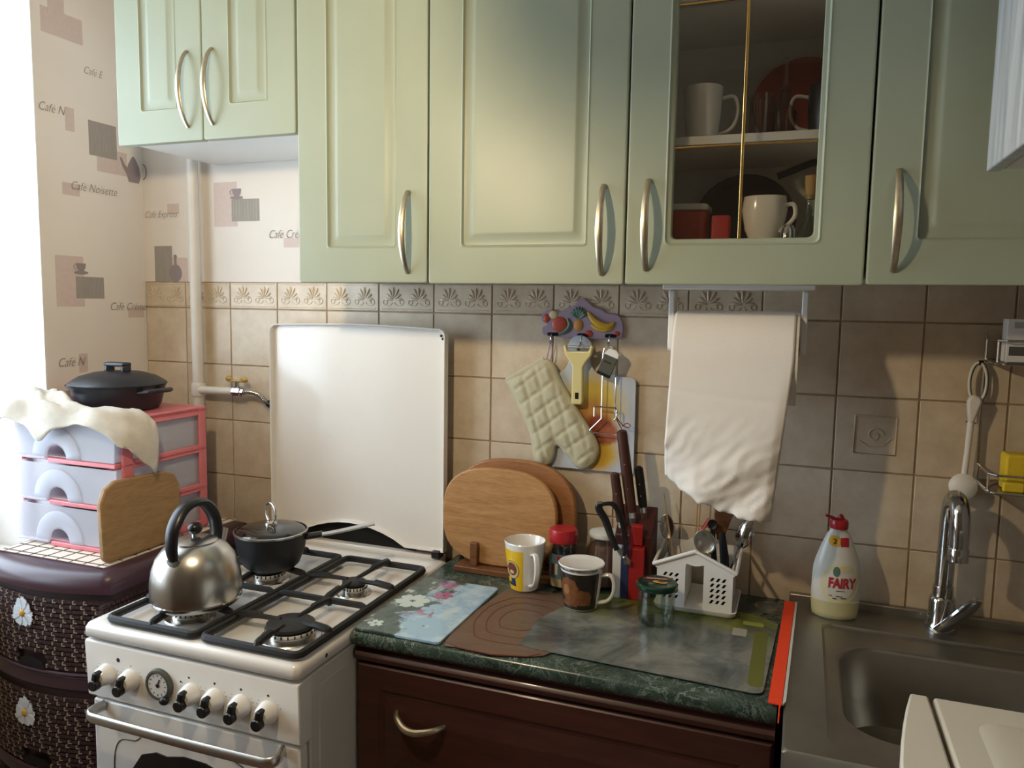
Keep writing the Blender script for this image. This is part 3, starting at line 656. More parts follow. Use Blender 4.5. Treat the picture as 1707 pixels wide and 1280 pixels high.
# hob top with a rolled edge and a shallow pressed tray
def rr3(x0, x1, y0, y1, r, z): return [(x, y, z) for x, y in rrect(x0, x1, y0, y1, r, 5)]
L = [rr3(KX0 + .002, KX1 - .002, KF - .003, -.045, .012, .8225), rr3(KX0, KX1, KF - .0065, -.044, .014, .8250), rr3(KX0, KX1, KF - .0065, -.044, .014, .8400), rr3(KX0 + .003, KX1 - .003, KF - .003, -.046, .016, .8475), rr3(KX0 + .012, KX1 - .010, KF + .007, -.055, .018, .8512), rr3(KX0 + .026, KX1 - .018, KF + .020, -.085, .02, .8520), rr3(KX0 + .032, KX1 - .024, KF + .026, -.092, .02, .8495), rr3(KX0 + .045, KX1 - .036, KF + .04, -.105, .03, .8440)]
hob = MB().loops(L).build('hob', 'enamel', t, ang=1.2)
MB().box(KX0 + .02, KX1 - .02, -.0475, -.02, .815, .856).build('rear_rail', 'enamel', t, .003)
cp = MB(); cp.loops([[(x, y, z) for y, z in ((KF + .035, .703), (KF + .004, .703), (KF, .708), (KF - .004, .812), (KF - .001, .8168), (KF + .035, .8168))] for x in (KX0 + .002, KX1 - .001)])
cp.build('control_panel', 'enamel', t, .002)
MB().tube([(KX1 - .0005, -.56, .8355), (KX1 + .0012, -.56, .8355)], .004, 10).build('screw', 'steel', t)
# knobs
def knob(x, z, ang):
    y0 = KF - .002; k = MB(); k.lathe([(.020, 0), (.0205, .003), (.0195, .007), (.0165, .019), (.013, .024), (.0, .0245)], (0, 0, 0), 24, cap1=False)
    k.xf(Matrix.Translation((x, y0, z)) @ Matrix.Rotation(PI / 2, 4, 'X')); kb = k.build('knob', 'enamel', t)
    g = MB().box(-.0055, .0055, -.034, -.006, -.020, .016).rot((0, 0, 0), 'Y', ang).xf(Matrix.Translation((x, y0, z))); g.build('grip', 'black_plastic', kb, .003)
    MB().lathe([(.0105, .0), (.0105, .010), (.009, .012)], (0, 0, 0), 18).xf(Matrix.Translation((x - .001, y0 - .024, z - .009)) @ Matrix.Rotation(PI / 2, 4, 'X')).build('cap', 'black_plastic', kb)
for x, z in ((.528, .757), (.586, .757), (.727, .757), (.779, .757), (.836, .757), (.893, .757)): knob(x, z, .25)
dl = MB().lathe([(.0295, 0), (.030, .004), (.028, .009), (.024, .010), (.0235, .007), (0, .007)], (0, 0, 0), 32, cap1=False).xf(Matrix.Translation((.656, KF - .002, .762)) @ Matrix.Rotation(PI / 2, 4, 'X')).build('timer_dial', 'tag_grey', t)
MB().lathe([(.0233, .0072), (.0225, .0082), (0, .0082)], (0, 0, 0), 32, cap1=False).xf(Matrix.Translation((.656, KF - .002, .762)) @ Matrix.Rotation(PI / 2, 4, 'X')).build('dial_face', 'white_matte', dl)
h = MB()
for i in range(12):
    a = i * PI / 6; h.tube([(.656 + .016 * math.cos(a), KF - .0104, .762 + .016 * math.sin(a)), (.656 + .020 * math.cos(a), KF - .0104, .762 + .020 * math.sin(a))], .0006, 5)
h.tube([(.656, KF - .011, .762), (.661, KF - .011, .774)], .001, 5); h.sph((.656, KF - .011, .762), (.004, .002, .004)); h.build('dial_marks', 'print_black', dl)
MB().sph((.672, KF - .012, .737), (.010, .008, .008), 14, 8).build('dial_knob', 'black_plastic', dl)
marks = MB()
for x, z, r in ((.556, .789, .0042), (.722, .786, .002), (.779, .786, .0022), (.836, .786, .0022), (.893, .786, .0022), (.703, .775, .0016), (.586, .783, .001)):
    k0 = len(marks.v); marks.lathe([(r, 0), (r, .0006)], (0, 0, 0), 10).xf(Matrix.Translation((x, KF - .0028, z)) @ Matrix.Rotation(PI / 2, 4, 'X'), k0)
for kx in (.528, .586, .727, .779, .836, .893):
    for i in range(9):
        a = PI * .12 + i * PI * .76 / 8
        k0 = len(marks.v); marks.lathe([(.0008, 0), (.0008, .0005)], (0, 0, 0), 6).xf(Matrix.Translation((kx + .0262 * math.cos(a), KF - .0022, .757 + .0262 * math.sin(a))) @ Matrix.Rotation(PI / 2, 4, 'X'), k0)
stuff(marks.build('panel_print', 'print_dark', t))
# oven door, window, bar handle
od = MB().box(KX0 + .010, KX1 - .006, KF + .004, KF + .029, .155, .698).build('oven_door', 'enamel', t, .004)
gl = [(.565, .53), (.575, .575), (.60, .610), (.635, .622), (.66, .619), (.70, .628), (.75, .626), (.80, .612), (.84, .585), (.862, .54), (.865, .30), (.565, .30)]
MB().prism(gl, 'xz', KF + .0015, KF + .0045).build('oven_window', 'black_plastic', od)
orn = MB(); orn.tube(spline([(.535, KF + .0035, .50), (.530, KF + .0035, .58), (.545, KF + .0035, .625), (.585, KF + .0035, .634), (.605, KF + .0035, .648), (.64, KF + .0035, .652), (.68, KF + .0035, .646), (.73, KF + .0035, .654), (.80, KF + .0035, .648), (.85, KF + .0035, .625), (.88, KF + .0035, .57)], 5), .0010, 5); orn.build('ornament_line', 'tag_grey', od)
hb = spline([(.512, KF + .003, .690), (.506, KF - .020, .688), (.515, KF - .034, .686), (.55, KF - .036, .685), (.72, KF - .038, .685), (.88, KF - .036, .685), (.915, KF - .034, .686), (.924, KF - .020, .688), (.918, KF + .003, .690)], 5)
MB().tube(hb, .0095, 12, flat=(1.15, .55)).build('door_handle', 'steel_brush', od)
# burners
HZ = .8440
for (x, y, r) in ((.862, -.532, .045), (.853, -.300, .026), (.628, -.532, .036), (.632, -.300, .036)):
    bz = MB().lathe([(r + .012, 0), (r + .010, .002), (r - .003, .003), (r - .003, .009), (r, .011), (r + .0015, .018), (r - .002, .019)], (x, y, HZ), 32).build('burner', 'steel', t)
    MB().lathe([(r - .004, .0192), (r - .001, .021), (r - .001, .026), (r - .006, .0285), (r * .3, .029)], (x, y, HZ), 32).build('burner_cap', 'iron', bz)
    sl = MB()
    for i in range(24):
        a = i * PI / 12; sl.box(-.0012, .0012, -.0008, .0008, 0, .005).xf(Matrix.Translation((x + (r + .0012) * math.cos(a), y + (r + .0012) * math.sin(a), HZ + .0118)) @ Matrix.Rotation(a + PI / 2, 4, 'Z'), len(sl.v) - 8)
    sl.build('flame_slots', 'black_plastic', bz)
# grates
def grate(x0, x1, bs):
    y0, y1 = -.628, -.152; zt = .876; w = .0072; zf = .8605
    g = MB(); g.tube([(x, y, zf) for x, y in rrect(x0, x1, y0, y1, .014, 4)], w, 8, closed=True, flat=(1.05, 1.))
    fr = g.build('grate', 'iron', t); ym = -.405
    MB().tube([(x0, ym, zf), (x0 + .012, ym, zf + .006), (x1 - .012, ym, zf + .006), (x1, ym, zf)], .0068, 8).build('cross_bar', 'iron', fr)
    for bx, by, rr in bs:
        ylo, yhi = (y0, ym) if by < ym else (ym, y1)
        for p0, p1 in (((x0, by), (bx - rr, by)), ((x1, by), (bx + rr, by)), ((bx, ylo), (bx, by - rr)), ((bx, yhi), (bx, by + rr))):
            a = Vector((p0[0], p0[1], zf)); b = Vector((p1[0], p1[1], zt - .004)); up = Vector((0, 0, 1)); q = MB()
            q.tube([a, a.lerp(b, .06) + up * (zt - .006 - zf) * .8, a.lerp(b, .12) + up * (zt - .006 - zf) * .85, a.lerp(b, .52) + up * .007, a.lerp(b, .58) + up * .0045, b, b - up * .002], [.0072, .0076, .0076, .0072, .0052, .0046, .003], 8); q.build('finger', 'iron', fr)
grate(.522, .727, [(.628, -.532, .020), (.632, -.300, .020)])
grate(.742, .946, [(.862, -.532, .022), (.853, -.300, .016)])
# lid, standing open against the wall; tray-shaped with a folded rim and arched lower edge
y0 = -.052; lx0, lx1, lz0, lz1 = .452, .9445, .868, 1.402
n = 10
def lid_out(i):
    a = [(lx0 + i, lz0 + i)] + [(x, lz0 + i + .044 * math.sin(PI * (x - .53) / .31) ** .8) for x in [.53 + .031 * k for k in range(1, 10)]] + [(lx1 - i, lz0 + i)]
    a.insert(1, (.53, lz0 + i)); a.insert(-1, (.84, lz0 + i))
    top = [(lx1 - i, lz1 - .014 - i)] + [(lx1 - .004 - i, lz1 - .006 - i)] + [(lx1 - .014 - i, lz1 - .001 - i)] + [(lx1 - .014 - (lx1 - lx0 - .028) * k / 8, lz1 - .001 - i + .006 * math.sin(PI * k / 8)) for k in range(1, 8)] + [(lx0 + .014 + i, lz1 - i), (lx0 + .004 + i, lz1 - .006 - i), (lx0 + i, lz1 - .014 - i)]
    return a + top
o0, o1 = lid_out(0), lid_out(.0035)
ld = MB().loops([[(x, y0 + .018, z) for x, z in o0], [(x, y0, z) for x, z in o0], [(x, y0 - .0015, z) for x, z in lid_out(.001)], [(x, y0, z) for x, z in o1], [(x, y0 + .014, z) for x, z in lid_out(.006)]]).build('lid', 'enamel', t, ang=.5)
for x, z in ((.9305, 1.386), (.9385, 1.386), (.9345, 1.379)):
    MB().lathe([(.0034, 0), (.0034, .0015)], (0, 0, 0), 10).xf(Matrix.Translation((x - .002, y0 + .0145, z - .002)) @ Matrix.Rotation(PI / 2, 4, 'X')).build('dot', 'print_black', ld)
MB().box(.50, .86, -.0300, -.0120, .8565, .925).build('lid_gap_shade', 'dark_gap', t, .002)  # near-black box added as the shade in the gap behind the lid's arch
for x in (.475, .915): MB().box(x, x + .022, -.060, -.032, .853, .872).build('hinge', 'black_plastic', t, .003)

# ------------------------------------------------------------------ kettle
kc = (.645, -.532, .8765)
t = thing('kettle', 'dome-shaped polished steel kettle with black arched handle on front burner', 'kettle', kc)
MB().lathe([(.060, 0), (.074, .001), (.0805, .005), (.083, .012), (.0838, .024), (.0832, .048), (.0800, .070), (.0725, .091), (.060, .108), (.046, .118), (.040, .121)], kc, 48, cap1=True).build('body', 'steel', t, ang=1)
MB().lathe([(.0832, .0105), (.0842, .013), (.0832, .0155)], kc, 48, cap0=False, cap1=False).build('base_ring', 'chrome', t)
MB().lathe([(.0405, .1205), (.041, .123), (.030, .128), (.010, .131)], kc, 32).build('lid', 'steel', t)
MB().lathe([(.006, .130), (.006, .136)], kc, 14).build('knob_stem', 'chrome', t)
MB().sph((kc[0], kc[1], kc[2] + .146), (.014, .014, .012), 16, 10).build('knob', 'black_plastic', t)
dv = Vector((.28, .96, 0)).normalized(); kv = Vector(kc)      # handle runs front-left to back-right as seen
dv = Vector((-.10, .99, 0)).normalized()
def kp(d, z): return kv + dv * d + Vector((0, 0, z))
hpth = spline([kp(-.062, .098), kp(-.068, .125), kp(-.062, .160), kp(-.038, .188), kp(-.005, .197), kp(.030, .188), kp(.056, .160), kp(.066, .125), kp(.062, .098)], 5)
MB().tube(hpth, [.0085 + .003 * math.sin(PI * i / (len(hpth) - 1)) for i in range(len(hpth))], 12, flat=(.8, 1.35)).build('handle', 'black_plastic', t)
for s in (-1, 1):
    MB().tube([kp(s * .0725, .072), kp(s * .064, .102)], [.008, .010], 10, flat=(.5, 1.5)).build('handle_bracket', 'tag_grey' if s < 0 else 'steel', t)
sv = Vector((-.66, .75, 0))
MB().tube([kp(.060, .070), kp(.078, .100), kp(.090, .122)], [.018, .012, .010], 16).build('spout', 'steel', t)

# ------------------------------------------------------------------ saucepan
pc = (.648, -.308, .8765)
t = thing('saucepan', 'dark enamel saucepan with glass lid and ring knob on rear burner', 'saucepan', pc)
MB().lathe([(.045, 0), (.052, .002), (.060, .010), (.072, .040), (.0765, .070), (.078, .078), (.0755, .078), (.070, .040), (.055, .010)], pc, 40).build('body', 'black_soft', t, ang=1)
ld = MB().lathe([(.0775, .0785), (.076, .082), (.062, .089), (.035, .094), (.010, .096)], pc, 40, cap0=False).build('lid', 'pan_glass', t, ang=1)
MB().lathe([(.0765, .0783), (.0792, .0795), (.0792, .083), (.0765, .084)], pc, 40, cap0=False, cap1=False).build('lid_rim', 'steel', ld)
MB().lathe([(.014, .0955), (.013, .100), (.006, .103)], pc, 20).build('knob_base', 'steel', ld)
rv = Vector((.93, -.36, 0)); cz = pc[2] + .122
MB().tube([Vector((pc[0], pc[1], cz)) + rv * (.019 * math.sin(a)) + Vector((0, 0, .021 * math.cos(a))) for a in [-2.7 + i * 5.4 / 20 for i in range(21)]], .0026, 8).build('ring_knob', 'steel', ld)
MB().tube([(pc[0] + .066, pc[1] + .03, .943), (pc[0] + .098, pc[1] + .05, .948)], .010, 10, flat=(.7, 1.2)).build('handle_mount', 'black_plastic', t)
sh = spline([(pc[0] + .075, pc[1] + .036, .944), (pc[0] + .12, pc[1] + .062, .951), (.825, -.2, .962), (.838, -.19, .964)], 5)
MB().tube(sh, .0085, 10, flat=(.45, 1.25)).build('handle', 'steel_brush', t)

# ================================================================== CHEST OF DRAWERS IN THE CORNER
CX0, CX1, CB = .004, .385, -.052; TOPZ = .884
def front_y(x, k=.0): u = (x - (CX0 + CX1) / 2) / ((CX1 - CX0) / 2); return -.492 - k - .040 * (1 - u * u)
def outline(k=0., ins=0., n=16):
    xa, xb = CX0 + ins, CX1 - ins; p = [(xb, CB - ins), (xa, CB - ins)]
    p += [(xa + (xb - xa) * i / n, front_y(xa + (xb - xa) * i / n, k - ins)) for i in range(n + 1)]
    return p
t = thing('drawer_chest', 'dark brown wicker-look plastic drawer chest with white daisies', 'chest', (.19, -.25, 0))
def lp(z, k, ins): return [(x, y, z) for x, y in outline(k, ins)]
MB().loops([lp(.02, 0, .02), lp(.84, 0, .02)]).build('frame', 'chest_brown', t)
MB().loops([lp(.838, .004, 0), lp(.850, .006, 0), lp(.868, .003, .001), lp(.880, -.004, .008), lp(TOPZ, -.014, .018)]).build('top', 'chest_brown', t, ang=1)
MB().loops([[(x, y, z) for x, y in outline(.001, .004)] for z in (.618, .652)]).build('rail', 'chest_brown', t, .004)
MB().loops([[(x, y, z) for x, y in outline(.001, .004)] for z in (.392, .424)]).build('rail', 'chest_brown', t, .004)
def weave(z0, z1, par):
    a = MB(); b = MB(); cw, ch = .0118, .0105; nx = int((CX1 - CX0 - .02) / cw); nz = int((z1 - z0) / ch)
    for j in range(nz):
        for i in range(nx):
            x = CX0 + .012 + i * cw + (.5 * cw if j % 2 else 0); z = z0 + j * ch; xc = x + cw / 2; y = front_y(xc, -.001)
            if xc + cw / 2 > CX1 - .004: continue
            sl = (front_y(xc + .003) - front_y(xc - .003)) / .006; o = len(a.v)
            hole = (.19 - .042 < xc < .19 + .042) and (z < z0 + .022)
            if hole: continue
            a.box(x + .0008, x + cw - .0002, -.0022, .002, z + .0012, z + ch * .78)
            for v in a.v[o:]: v.y += y + sl * (v.x - xc)
            if (i + j) % 2 == 0 and (i * 5 + j * 11) % 7 > 0:
                o = len(b.v); b.box(x + cw * .30, x + cw * .52, -.0034, .001, z + .001, z + ch * .80); 
                if (i + j) % 3: b.box(x + cw * .45, x + cw * .98, -.0030, .001, z + .0008, z + ch * .30)
                for v in b.v[o:]: v.y += y + sl * (v.x - xc)
    # right side strands
    for j in range(nz):
        for i in range(38):
            y = CB - .02 - i * cw; z = z0 + j * ch; a.box(CX1 - .010, CX1 - .0006, y - cw * .8 - (.5 * cw if j % 2 else 0), y - (.5 * cw if j % 2 else 0), z + .001, z + ch * .8)
    stuff(a.build('weave', 'chest_weave', par, smooth=False)); stuff(b.build('weave_specks', 'weave_beige', par, smooth=False))  # beige dashes belong to the woven pattern
def chest_drawer(z0, z1):
    d = MB().loops([[(x, y, z) for x, y in outline(-.003, .006)] for z in (z0, z1)]).build('drawer', 'chest_weave', t)
    weave(z0 + .012, z1 - .004, d)
    lip = MB(); lip.tube([(CX0 + .01 + (CX1 - CX0 - .02) * i / 20, front_y(CX0 + .01 + (CX1 - CX0 - .02) * i / 20, .001), z0 + .004) for i in range(21)], .0035, 8); lip.build('drawer_edge', 'chest_brown', d)
    hh = MB(); xs_ = [.19 - .04 + .08 * i / 12 for i in range(13)]; hh.loops([[(x, front_y(x, .0032), z0 + .010), (x, front_y(x, .0032), z0 + .012 + .020 * (1 - ((x - .19) / .04) ** 2) ** .5 if abs(x - .19) < .0399 else z0 + .0121), (x, front_y(x, -.006), z0 + .012), (x, front_y(x, -.006), z0 + .010)] for x in xs_]); hh.build('handle_slot', 'dark_gap', d)
    return d
chest_drawer(.654, .836); chest_drawer(.426, .616); chest_drawer(.19, .390)
def daisy(x, z):
    y = front_y(x, .004); d = thing_part('daisy', (x, y, z), t); pm = None
    for i in range(16):
        a = 2 * PI * i / 16; ln = .029 * (1 + .10 * math.sin(i * 5.1)); 
        p = [(.006, 0), (.012, .0040), (ln - .004, .0052), (ln, .0022), (ln - .002, 0), (ln, -.0022), (ln - .004, -.0052), (.012, -.0040)]
        m = MB(); ca, sa = math.cos(a), math.sin(a)
        m.loops([[(x + u * ca - v * sa, y - w - (.0016 if i % 2 else 0), z + (u * sa + v * ca) * 1.12) for u, v in p] for w in (0, .0016)]); m.build('petal', 'petal', d)
    MB().sph((x, y - .003, z), (.0078, .0045, .0078), 14, 8).build('flower_heart', 'daisy_heart', d)
def thing_part(name, loc, par):
    o = bpy.data.objects.new(name, None); o.empty_display_size = .01; C.objects.link(o); o.parent = par; o.location = Vector(loc) - par.location; return o
daisy(.176, .783); daisy(.168, .556)
# chequered cloth on the chest
m = MB().box(.03, .345, -.478, -.06, TOPZ + .0002, TOPZ + .0022); cl = tag(m.build('table_mat', 'wicker_mat', None), 'cream chequered mat spread on top of the brown chest', 'mat')
g = MB()
for i in range(8): x = .045 + i * .04; g.box(x, x + .004, -.477, -.061, TOPZ + .0022, TOPZ + .0026)
for i in range(11): y = -.468 + i * .04; g.box(.031, .344, y, y + .004, TOPZ + .0022, TOPZ + .0026)
g.build('check_lines', 'mat_line', cl)
MB().box(.03, .345, -.4795, -.478, TOPZ + .0001, TOPZ + .0023).build('hem', 'mat_line', cl)

# ------------------------------------------------------------------ pink drawer tower
QX0, QX1, QY0, QY1, QZ = .004, .322, -.405, -.135, TOPZ + .0026
t = thing('drawer_tower', 'pink plastic mini drawer tower with three translucent drawers', 'drawer unit', (.163, -.27, QZ))
f = MB(); H = .308
for z in (0, .098, .196): f.box(QX0, QX1, QY0 + .012, QY1, QZ + z, QZ + z + .010)
f.box(QX0, QX1, QY0 + .008, QY1, QZ + H - .014, QZ + H); f.build('shelf_frame', 'pink', t, .003)
for x in (QX0, QX1 - .008):
    for ya, yb in ((QY0 + .010, QY0 + .040), (QY1 - .024, QY1)):
        MB().box(x, x + .008, ya, yb, QZ + .0, QZ + H - .004).build('post', 'pink', t, .003)
    for z in (0, .094, .192, .286): MB().box(x, x + .008, QY0 + .04, QY1 - .024, QZ + z, QZ + z + .020).build('side_rail', 'pink', t, .002)
cx = (QX0 + QX1) / 2 - .025
for k in range(3):
    z0 = QZ + .012 + k * .098; z1 = z0 + .083
    d = thing_part('drawer', (cx, QY0, z0), t)
    n = 10; a = [(QX0 + .004, z0), (cx - .030, z0)] + [(cx - .030 * math.cos(PI * i / n), z0 + .034 * math.sin(PI * i / n)) for i in range(1, n)] + [(cx + .030, z0), (QX1 - .012, z0), (QX1 - .006, z1), (QX0 + .002, z1)]
    MB().prism(a, 'xz', QY0 - .004, QY0 - .0015).build('front', 'drawer_plastic', d, .001)
    b = MB(); xl, xr = QX0 + .012, QX1 - .014; b.box(xl, xr, QY0 + .0, QY1 - .01, z0 + .001, z0 + .003); b.box(xl, xl + .002, QY0, QY1 - .01, z0 + .003, z1); b.box(xr - .002, xr, QY0, QY1 - .01, z0 + .003, z1); b.box(xl + .002, xr - .002, QY1 - .012, QY1 - .01, z0 + .003, z1)
    b.build('tray', 'drawer_plastic', d)
    L = [[(cx - r * math.cos(PI * i / 16), y, z0 + r * .98 * math.sin(PI * i / 16)) for i in range(17)] for r, y in ((.074, QY0 - .0042), (.070, QY0 - .0058), (.052, QY0 - .0066), (.036, QY0 - .0060), (.031, QY0 - .0042))]
    MB().loops(L, False, False, False).build('arched_grip', 'drawer_plastic', d, solid=.0015, ang=1)
    MB().tube([(QX0 + .002, QY0 - .005, z0 - .002), (cx - .034, QY0 - .005, z0 - .002)], .004, 8).build('lower_edge', 'drawer_plastic', d)
    MB().box(cx - .026, QX1 - .006, QY0 - .007, QY0 + .010, z0 - .011, z0 - .001).build('pink_lip', 'pink', t, .002)
    # folded things kept inside
    c1 = MB().sph((cx - .05, QY0 + .10, z0 + .034), (.055, .07, .028), 16, 8); c1.build('contents', ('label_blue', 'leafgreen', 'tag_grey')[k], d)
    c2 = MB().sph((cx + .09, QY0 + .11, z0 + .036), (.06, .08, .030), 16, 8); c2.build('contents', ('tag_grey', 'white_matte', 'leafgreen')[k], d)
# casserole
pc = (.178, -.268, QZ + H + .0002)
t = thing('casserole_pot', 'black lidded casserole pot standing on the pink drawer tower', 'pot', pc)
MB().lathe([(.082, 0), (.090, .003), (.095, .012), (.104, .050), (.108, .058), (.105, .058), (.098, .048), (.088, .008)], pc, 48).build('body', 'pot', t, ang=1)
ld = MB().lathe([(.1085, .0585), (.110, .062), (.106, .066), (.085, .079), (.055, .088), (.020, .0915), (.0, .092)], pc, 48, cap1=False).build('lid', 'pot', t, ang=1)
kb = MB(); kb.box(pc[0] - .032, pc[0] - .020, pc[1] - .012, pc[1] + .012, pc[2] + .088, pc[2] + .106); kb.box(pc[0] + .020, pc[0] + .032, pc[1] - .012, pc[1] + .012, pc[2] + .088, pc[2] + .106); kb.box(pc[0] - .032, pc[0] + .032, pc[1] - .013, pc[1] + .013, pc[2] + .102, pc[2] + .112); kb.build('lid_grip', 'pot', ld, .004)
for s in (-1, 1):
    MB().tube(spline([(pc[0] + s * .098, pc[1] - .03, pc[2] + .046), (pc[0] + s * .132, pc[1] - .026, pc[2] + .05), (pc[0] + s * .140, pc[1], pc[2] + .051), (pc[0] + s * .132, pc[1] + .026, pc[2] + .05), (pc[0] + s * .098, pc[1] + .03, pc[2] + .046)], 5), .007, 10, flat=(.8, 1.3)).build('side_handle', 'pot', t)
# wooden board leaning on the tower's side
ol = [(-.470, .900), (-.458, .888), (-.262, .888), (-.250, .900), (-.247, 1.02), (-.262, 1.048), (-.30, 1.060), (-.43, 1.064), (-.458, 1.05), (-.472, 1.02)]
m = MB().prism(ol, 'yz', .3265, .3415).rot((.334, 0, .888), 'Y', -.02)
tag(m.build('chopping_board', 'plank_wood', None, .004), 'rounded wooden board leaning against the pink drawer tower', 'board')
# towel thrown over the tower
G_ = [
 [(-.045, -.335, 1.198), (.02, -.330, 1.225), (.075, -.345, 1.240), (.15, -.385, 1.225), (.235, -.375, 1.208), (.318, -.340, 1.204), (.352, -.332, 1.185), (.353, -.325, 1.145)],
 [(-.040, -.370, 1.205), (.02, -.365, 1.242), (.08, -.372, 1.232), (.14, -.395, 1.245), (.22, -.395, 1.212), (.315, -.365, 1.214), (.357, -.350, 1.165), (.358, -.333, 1.098)],
 [(-.035, -.405, 1.200), (.02, -.400, 1.222), (.09, -.405, 1.238), (.14, -.415, 1.216), (.21, -.415, 1.222), (.305, -.395, 1.206), (.352, -.375, 1.160), (.357, -.340, 1.070)],
 [(-.032, -.430, 1.165), (.02, -.430, 1.212), (.09, -.425, 1.192), (.135, -.434, 1.226), (.20, -.426, 1.196), (.28, -.420, 1.206), (.344, -.400, 1.160), (.355, -.360, 1.090)],
 [(-.032, -.442, 1.128), (.012, -.442, 1.185), (.085, -.438, 1.164), (.135, -.446, 1.144), (.195, -.434, 1.178), (.262, -.436, 1.180), (.328, -.422, 1.150), (.351, -.400, 1.122)]]
cols = [spline(r, 6) for r in G_]; rows = list(zip(*cols)); surf = [spline(r, 7) for r in rows]
nu, nv = len(surf), len(surf[0]); V = []; F = []
for i in range(nu):
    for j in range(nv):
        p = surf[i][j].copy(); p.z += .004 * (1 - 2 * abs(math.sin(i * .32 + j * .21))) + .0025 * math.sin(i * .9 - j * .6); p.y += .002 * math.sin(i * .8); V.append(p)
for i in range(nu - 1):
    for j in range(nv - 1): a = i * nv + j; F.append((a, a + 1, a + nv + 1, a + nv))
tag(MB().add(V, F).build('kitchen_towel', 'cloth', None, solid=.003, ang=3), 'crumpled cream towel thrown over the top of the pink drawers', 'towel')
# ================================================================== HANGING ON THE TILES
def plate(poly, y, th): return MB().prism(poly, 'xz', y - th, y)
t = thing('hook_rack', 'fruit-shaped lilac hook plaque with three hooks on the tiles', 'hook rack', (1.26, -.006, 1.39))
ol = spline([(1.168, 0, 1.392), (1.166, 0, 1.408), (1.178, 0, 1.416), (1.164, 0, 1.424), (1.166, 0, 1.440), (1.184, 0, 1.450), (1.206, 0, 1.444), (1.226, 0, 1.456), (1.238, 0, 1.458), (1.248, 0, 1.468), (1.260, 0, 1.476), (1.272, 0, 1.468), (1.284, 0, 1.458), (1.304, 0, 1.452), (1.314, 0, 1.444), (1.340, 0, 1.440), (1.350, 0, 1.424), (1.352, 0, 1.404), (1.348, 0, 1.388)], 4)
pts = [(p.x, p.z) for p in ol] + [(1.30, 1.386), (1.22, 1.387)]
MB().prism(pts, 'xz', -.0075, -.0008).build('plaque', 'lilac', t, .0015)
def bump_(name, c, r, m, yy=-.0078, par=None): return MB().sph((c[0], yy, c[1]), (r[0], .003, r[1]), 16, 8).build(name, m, par or t)
bump_('tomato', (1.207, 1.417), (.0185, .0175), 'tomato'); bump_('strawberry', (1.176, 1.430), (.008, .010), 'tomato'); bump_('onion', (1.192, 1.438), (.011, .009), 'cream')
bump_('pineapple', (1.251, 1.416), (.0115, .014), 'pine'); bump_('cherry', (1.275, 1.398), (.010, .008), 'tomato'); bump_('cherry', (1.338, 1.400), (.008, .005), 'tomato')
lf = MB()
for i in range(7):
    a = PI * (.15 + .7 * i / 6); lf.tube([(1.252 + .004 * math.cos(a), -.0082, 1.430 + .004 * math.sin(a)), (1.252 + .014 * math.cos(a), -.0095, 1.432 + .018 * math.sin(a)), (1.252 + .022 * math.cos(a), -.0085, 1.432 + .026 * math.sin(a))], [.002, .0042, .0008], 6)
lf.build('pineapple_leaves', 'leafgreen', t)
MB().tube(spline([(1.226, -.0078, 1.430), (1.231, -.0082, 1.415), (1.222, -.0082, 1.402), (1.206, -.0078, 1.395)], 5), [.003 + .0025 * math.sin(PI * i / 15) for i in range(16)], 6).build('leaf', 'leafgreen', t)
MB().tube(spline([(1.272, -.0078, 1.446), (1.284, -.0095, 1.430), (1.302, -.010, 1.418), (1.322, -.0095, 1.416), (1.332, -.008, 1.424)], 4), [.002 + .0062 * math.sin(PI * (i + .5) / 17) for i in range(17)], 8).build('banana', 'banana', t)
MB().tube(spline([(1.280, -.0072, 1.418), (1.296, -.009, 1.410), (1.316, -.009, 1.408), (1.330, -.0075, 1.414)], 4), [.002 + .0045 * math.sin(PI * (i + .5) / 13) for i in range(13)], 8).build('banana', 'banana', t)
for x in (1.192, 1.262, 1.325):
    hk = MB().prism(rrect(x - .013, x + .013, 1.3905, 1.3985, .0038), 'xz', -.0105, -.0074).build('hook', 'black_plastic', t, .001)
    MB().tube(spline([(x, -.010, 1.3945), (x, -.0185, 1.393), (x, -.0215, 1.385), (x, -.0205, 1.378), (x, -.0255, 1.374), (x, -.0285, 1.380)], 4), .0018, 8).build('hook_wire', 'chrome', hk)

# printed glass board behind the utensils
t = thing('printed_board', 'pale glass board with citrus print hanging behind the peeler', 'board', (1.29, -.012, 1.09))
ol = [(1.192, 1.092), (1.3865, 1.092)] + arc((1.372, 1.292), .0135, 0, PI / 2, 5) + [(1.345, 1.3065)] + arc((1.322, 1.338), .032, -.75 * PI + .6, -1.22 * PI, 8)[0:0]
ol += [(x, z) for x, z in arc((1.318, 1.343), .037, -PI / 2 + .55, -PI - .55, 8)] + [(1.287, 1.368)] + arc((1.257, 1.366), .028, .15, PI - .15, 10) + [(1.228, 1.366)] + [(x, z) for x, z in arc((1.196, 1.343), .037, .55, -PI / 2 - .2, 8)] + [(1.180, 1.300), (1.1795, 1.10)]
plate(ol, -.0095, .004).build('glass_sheet', 'citrus_print', t, .001)

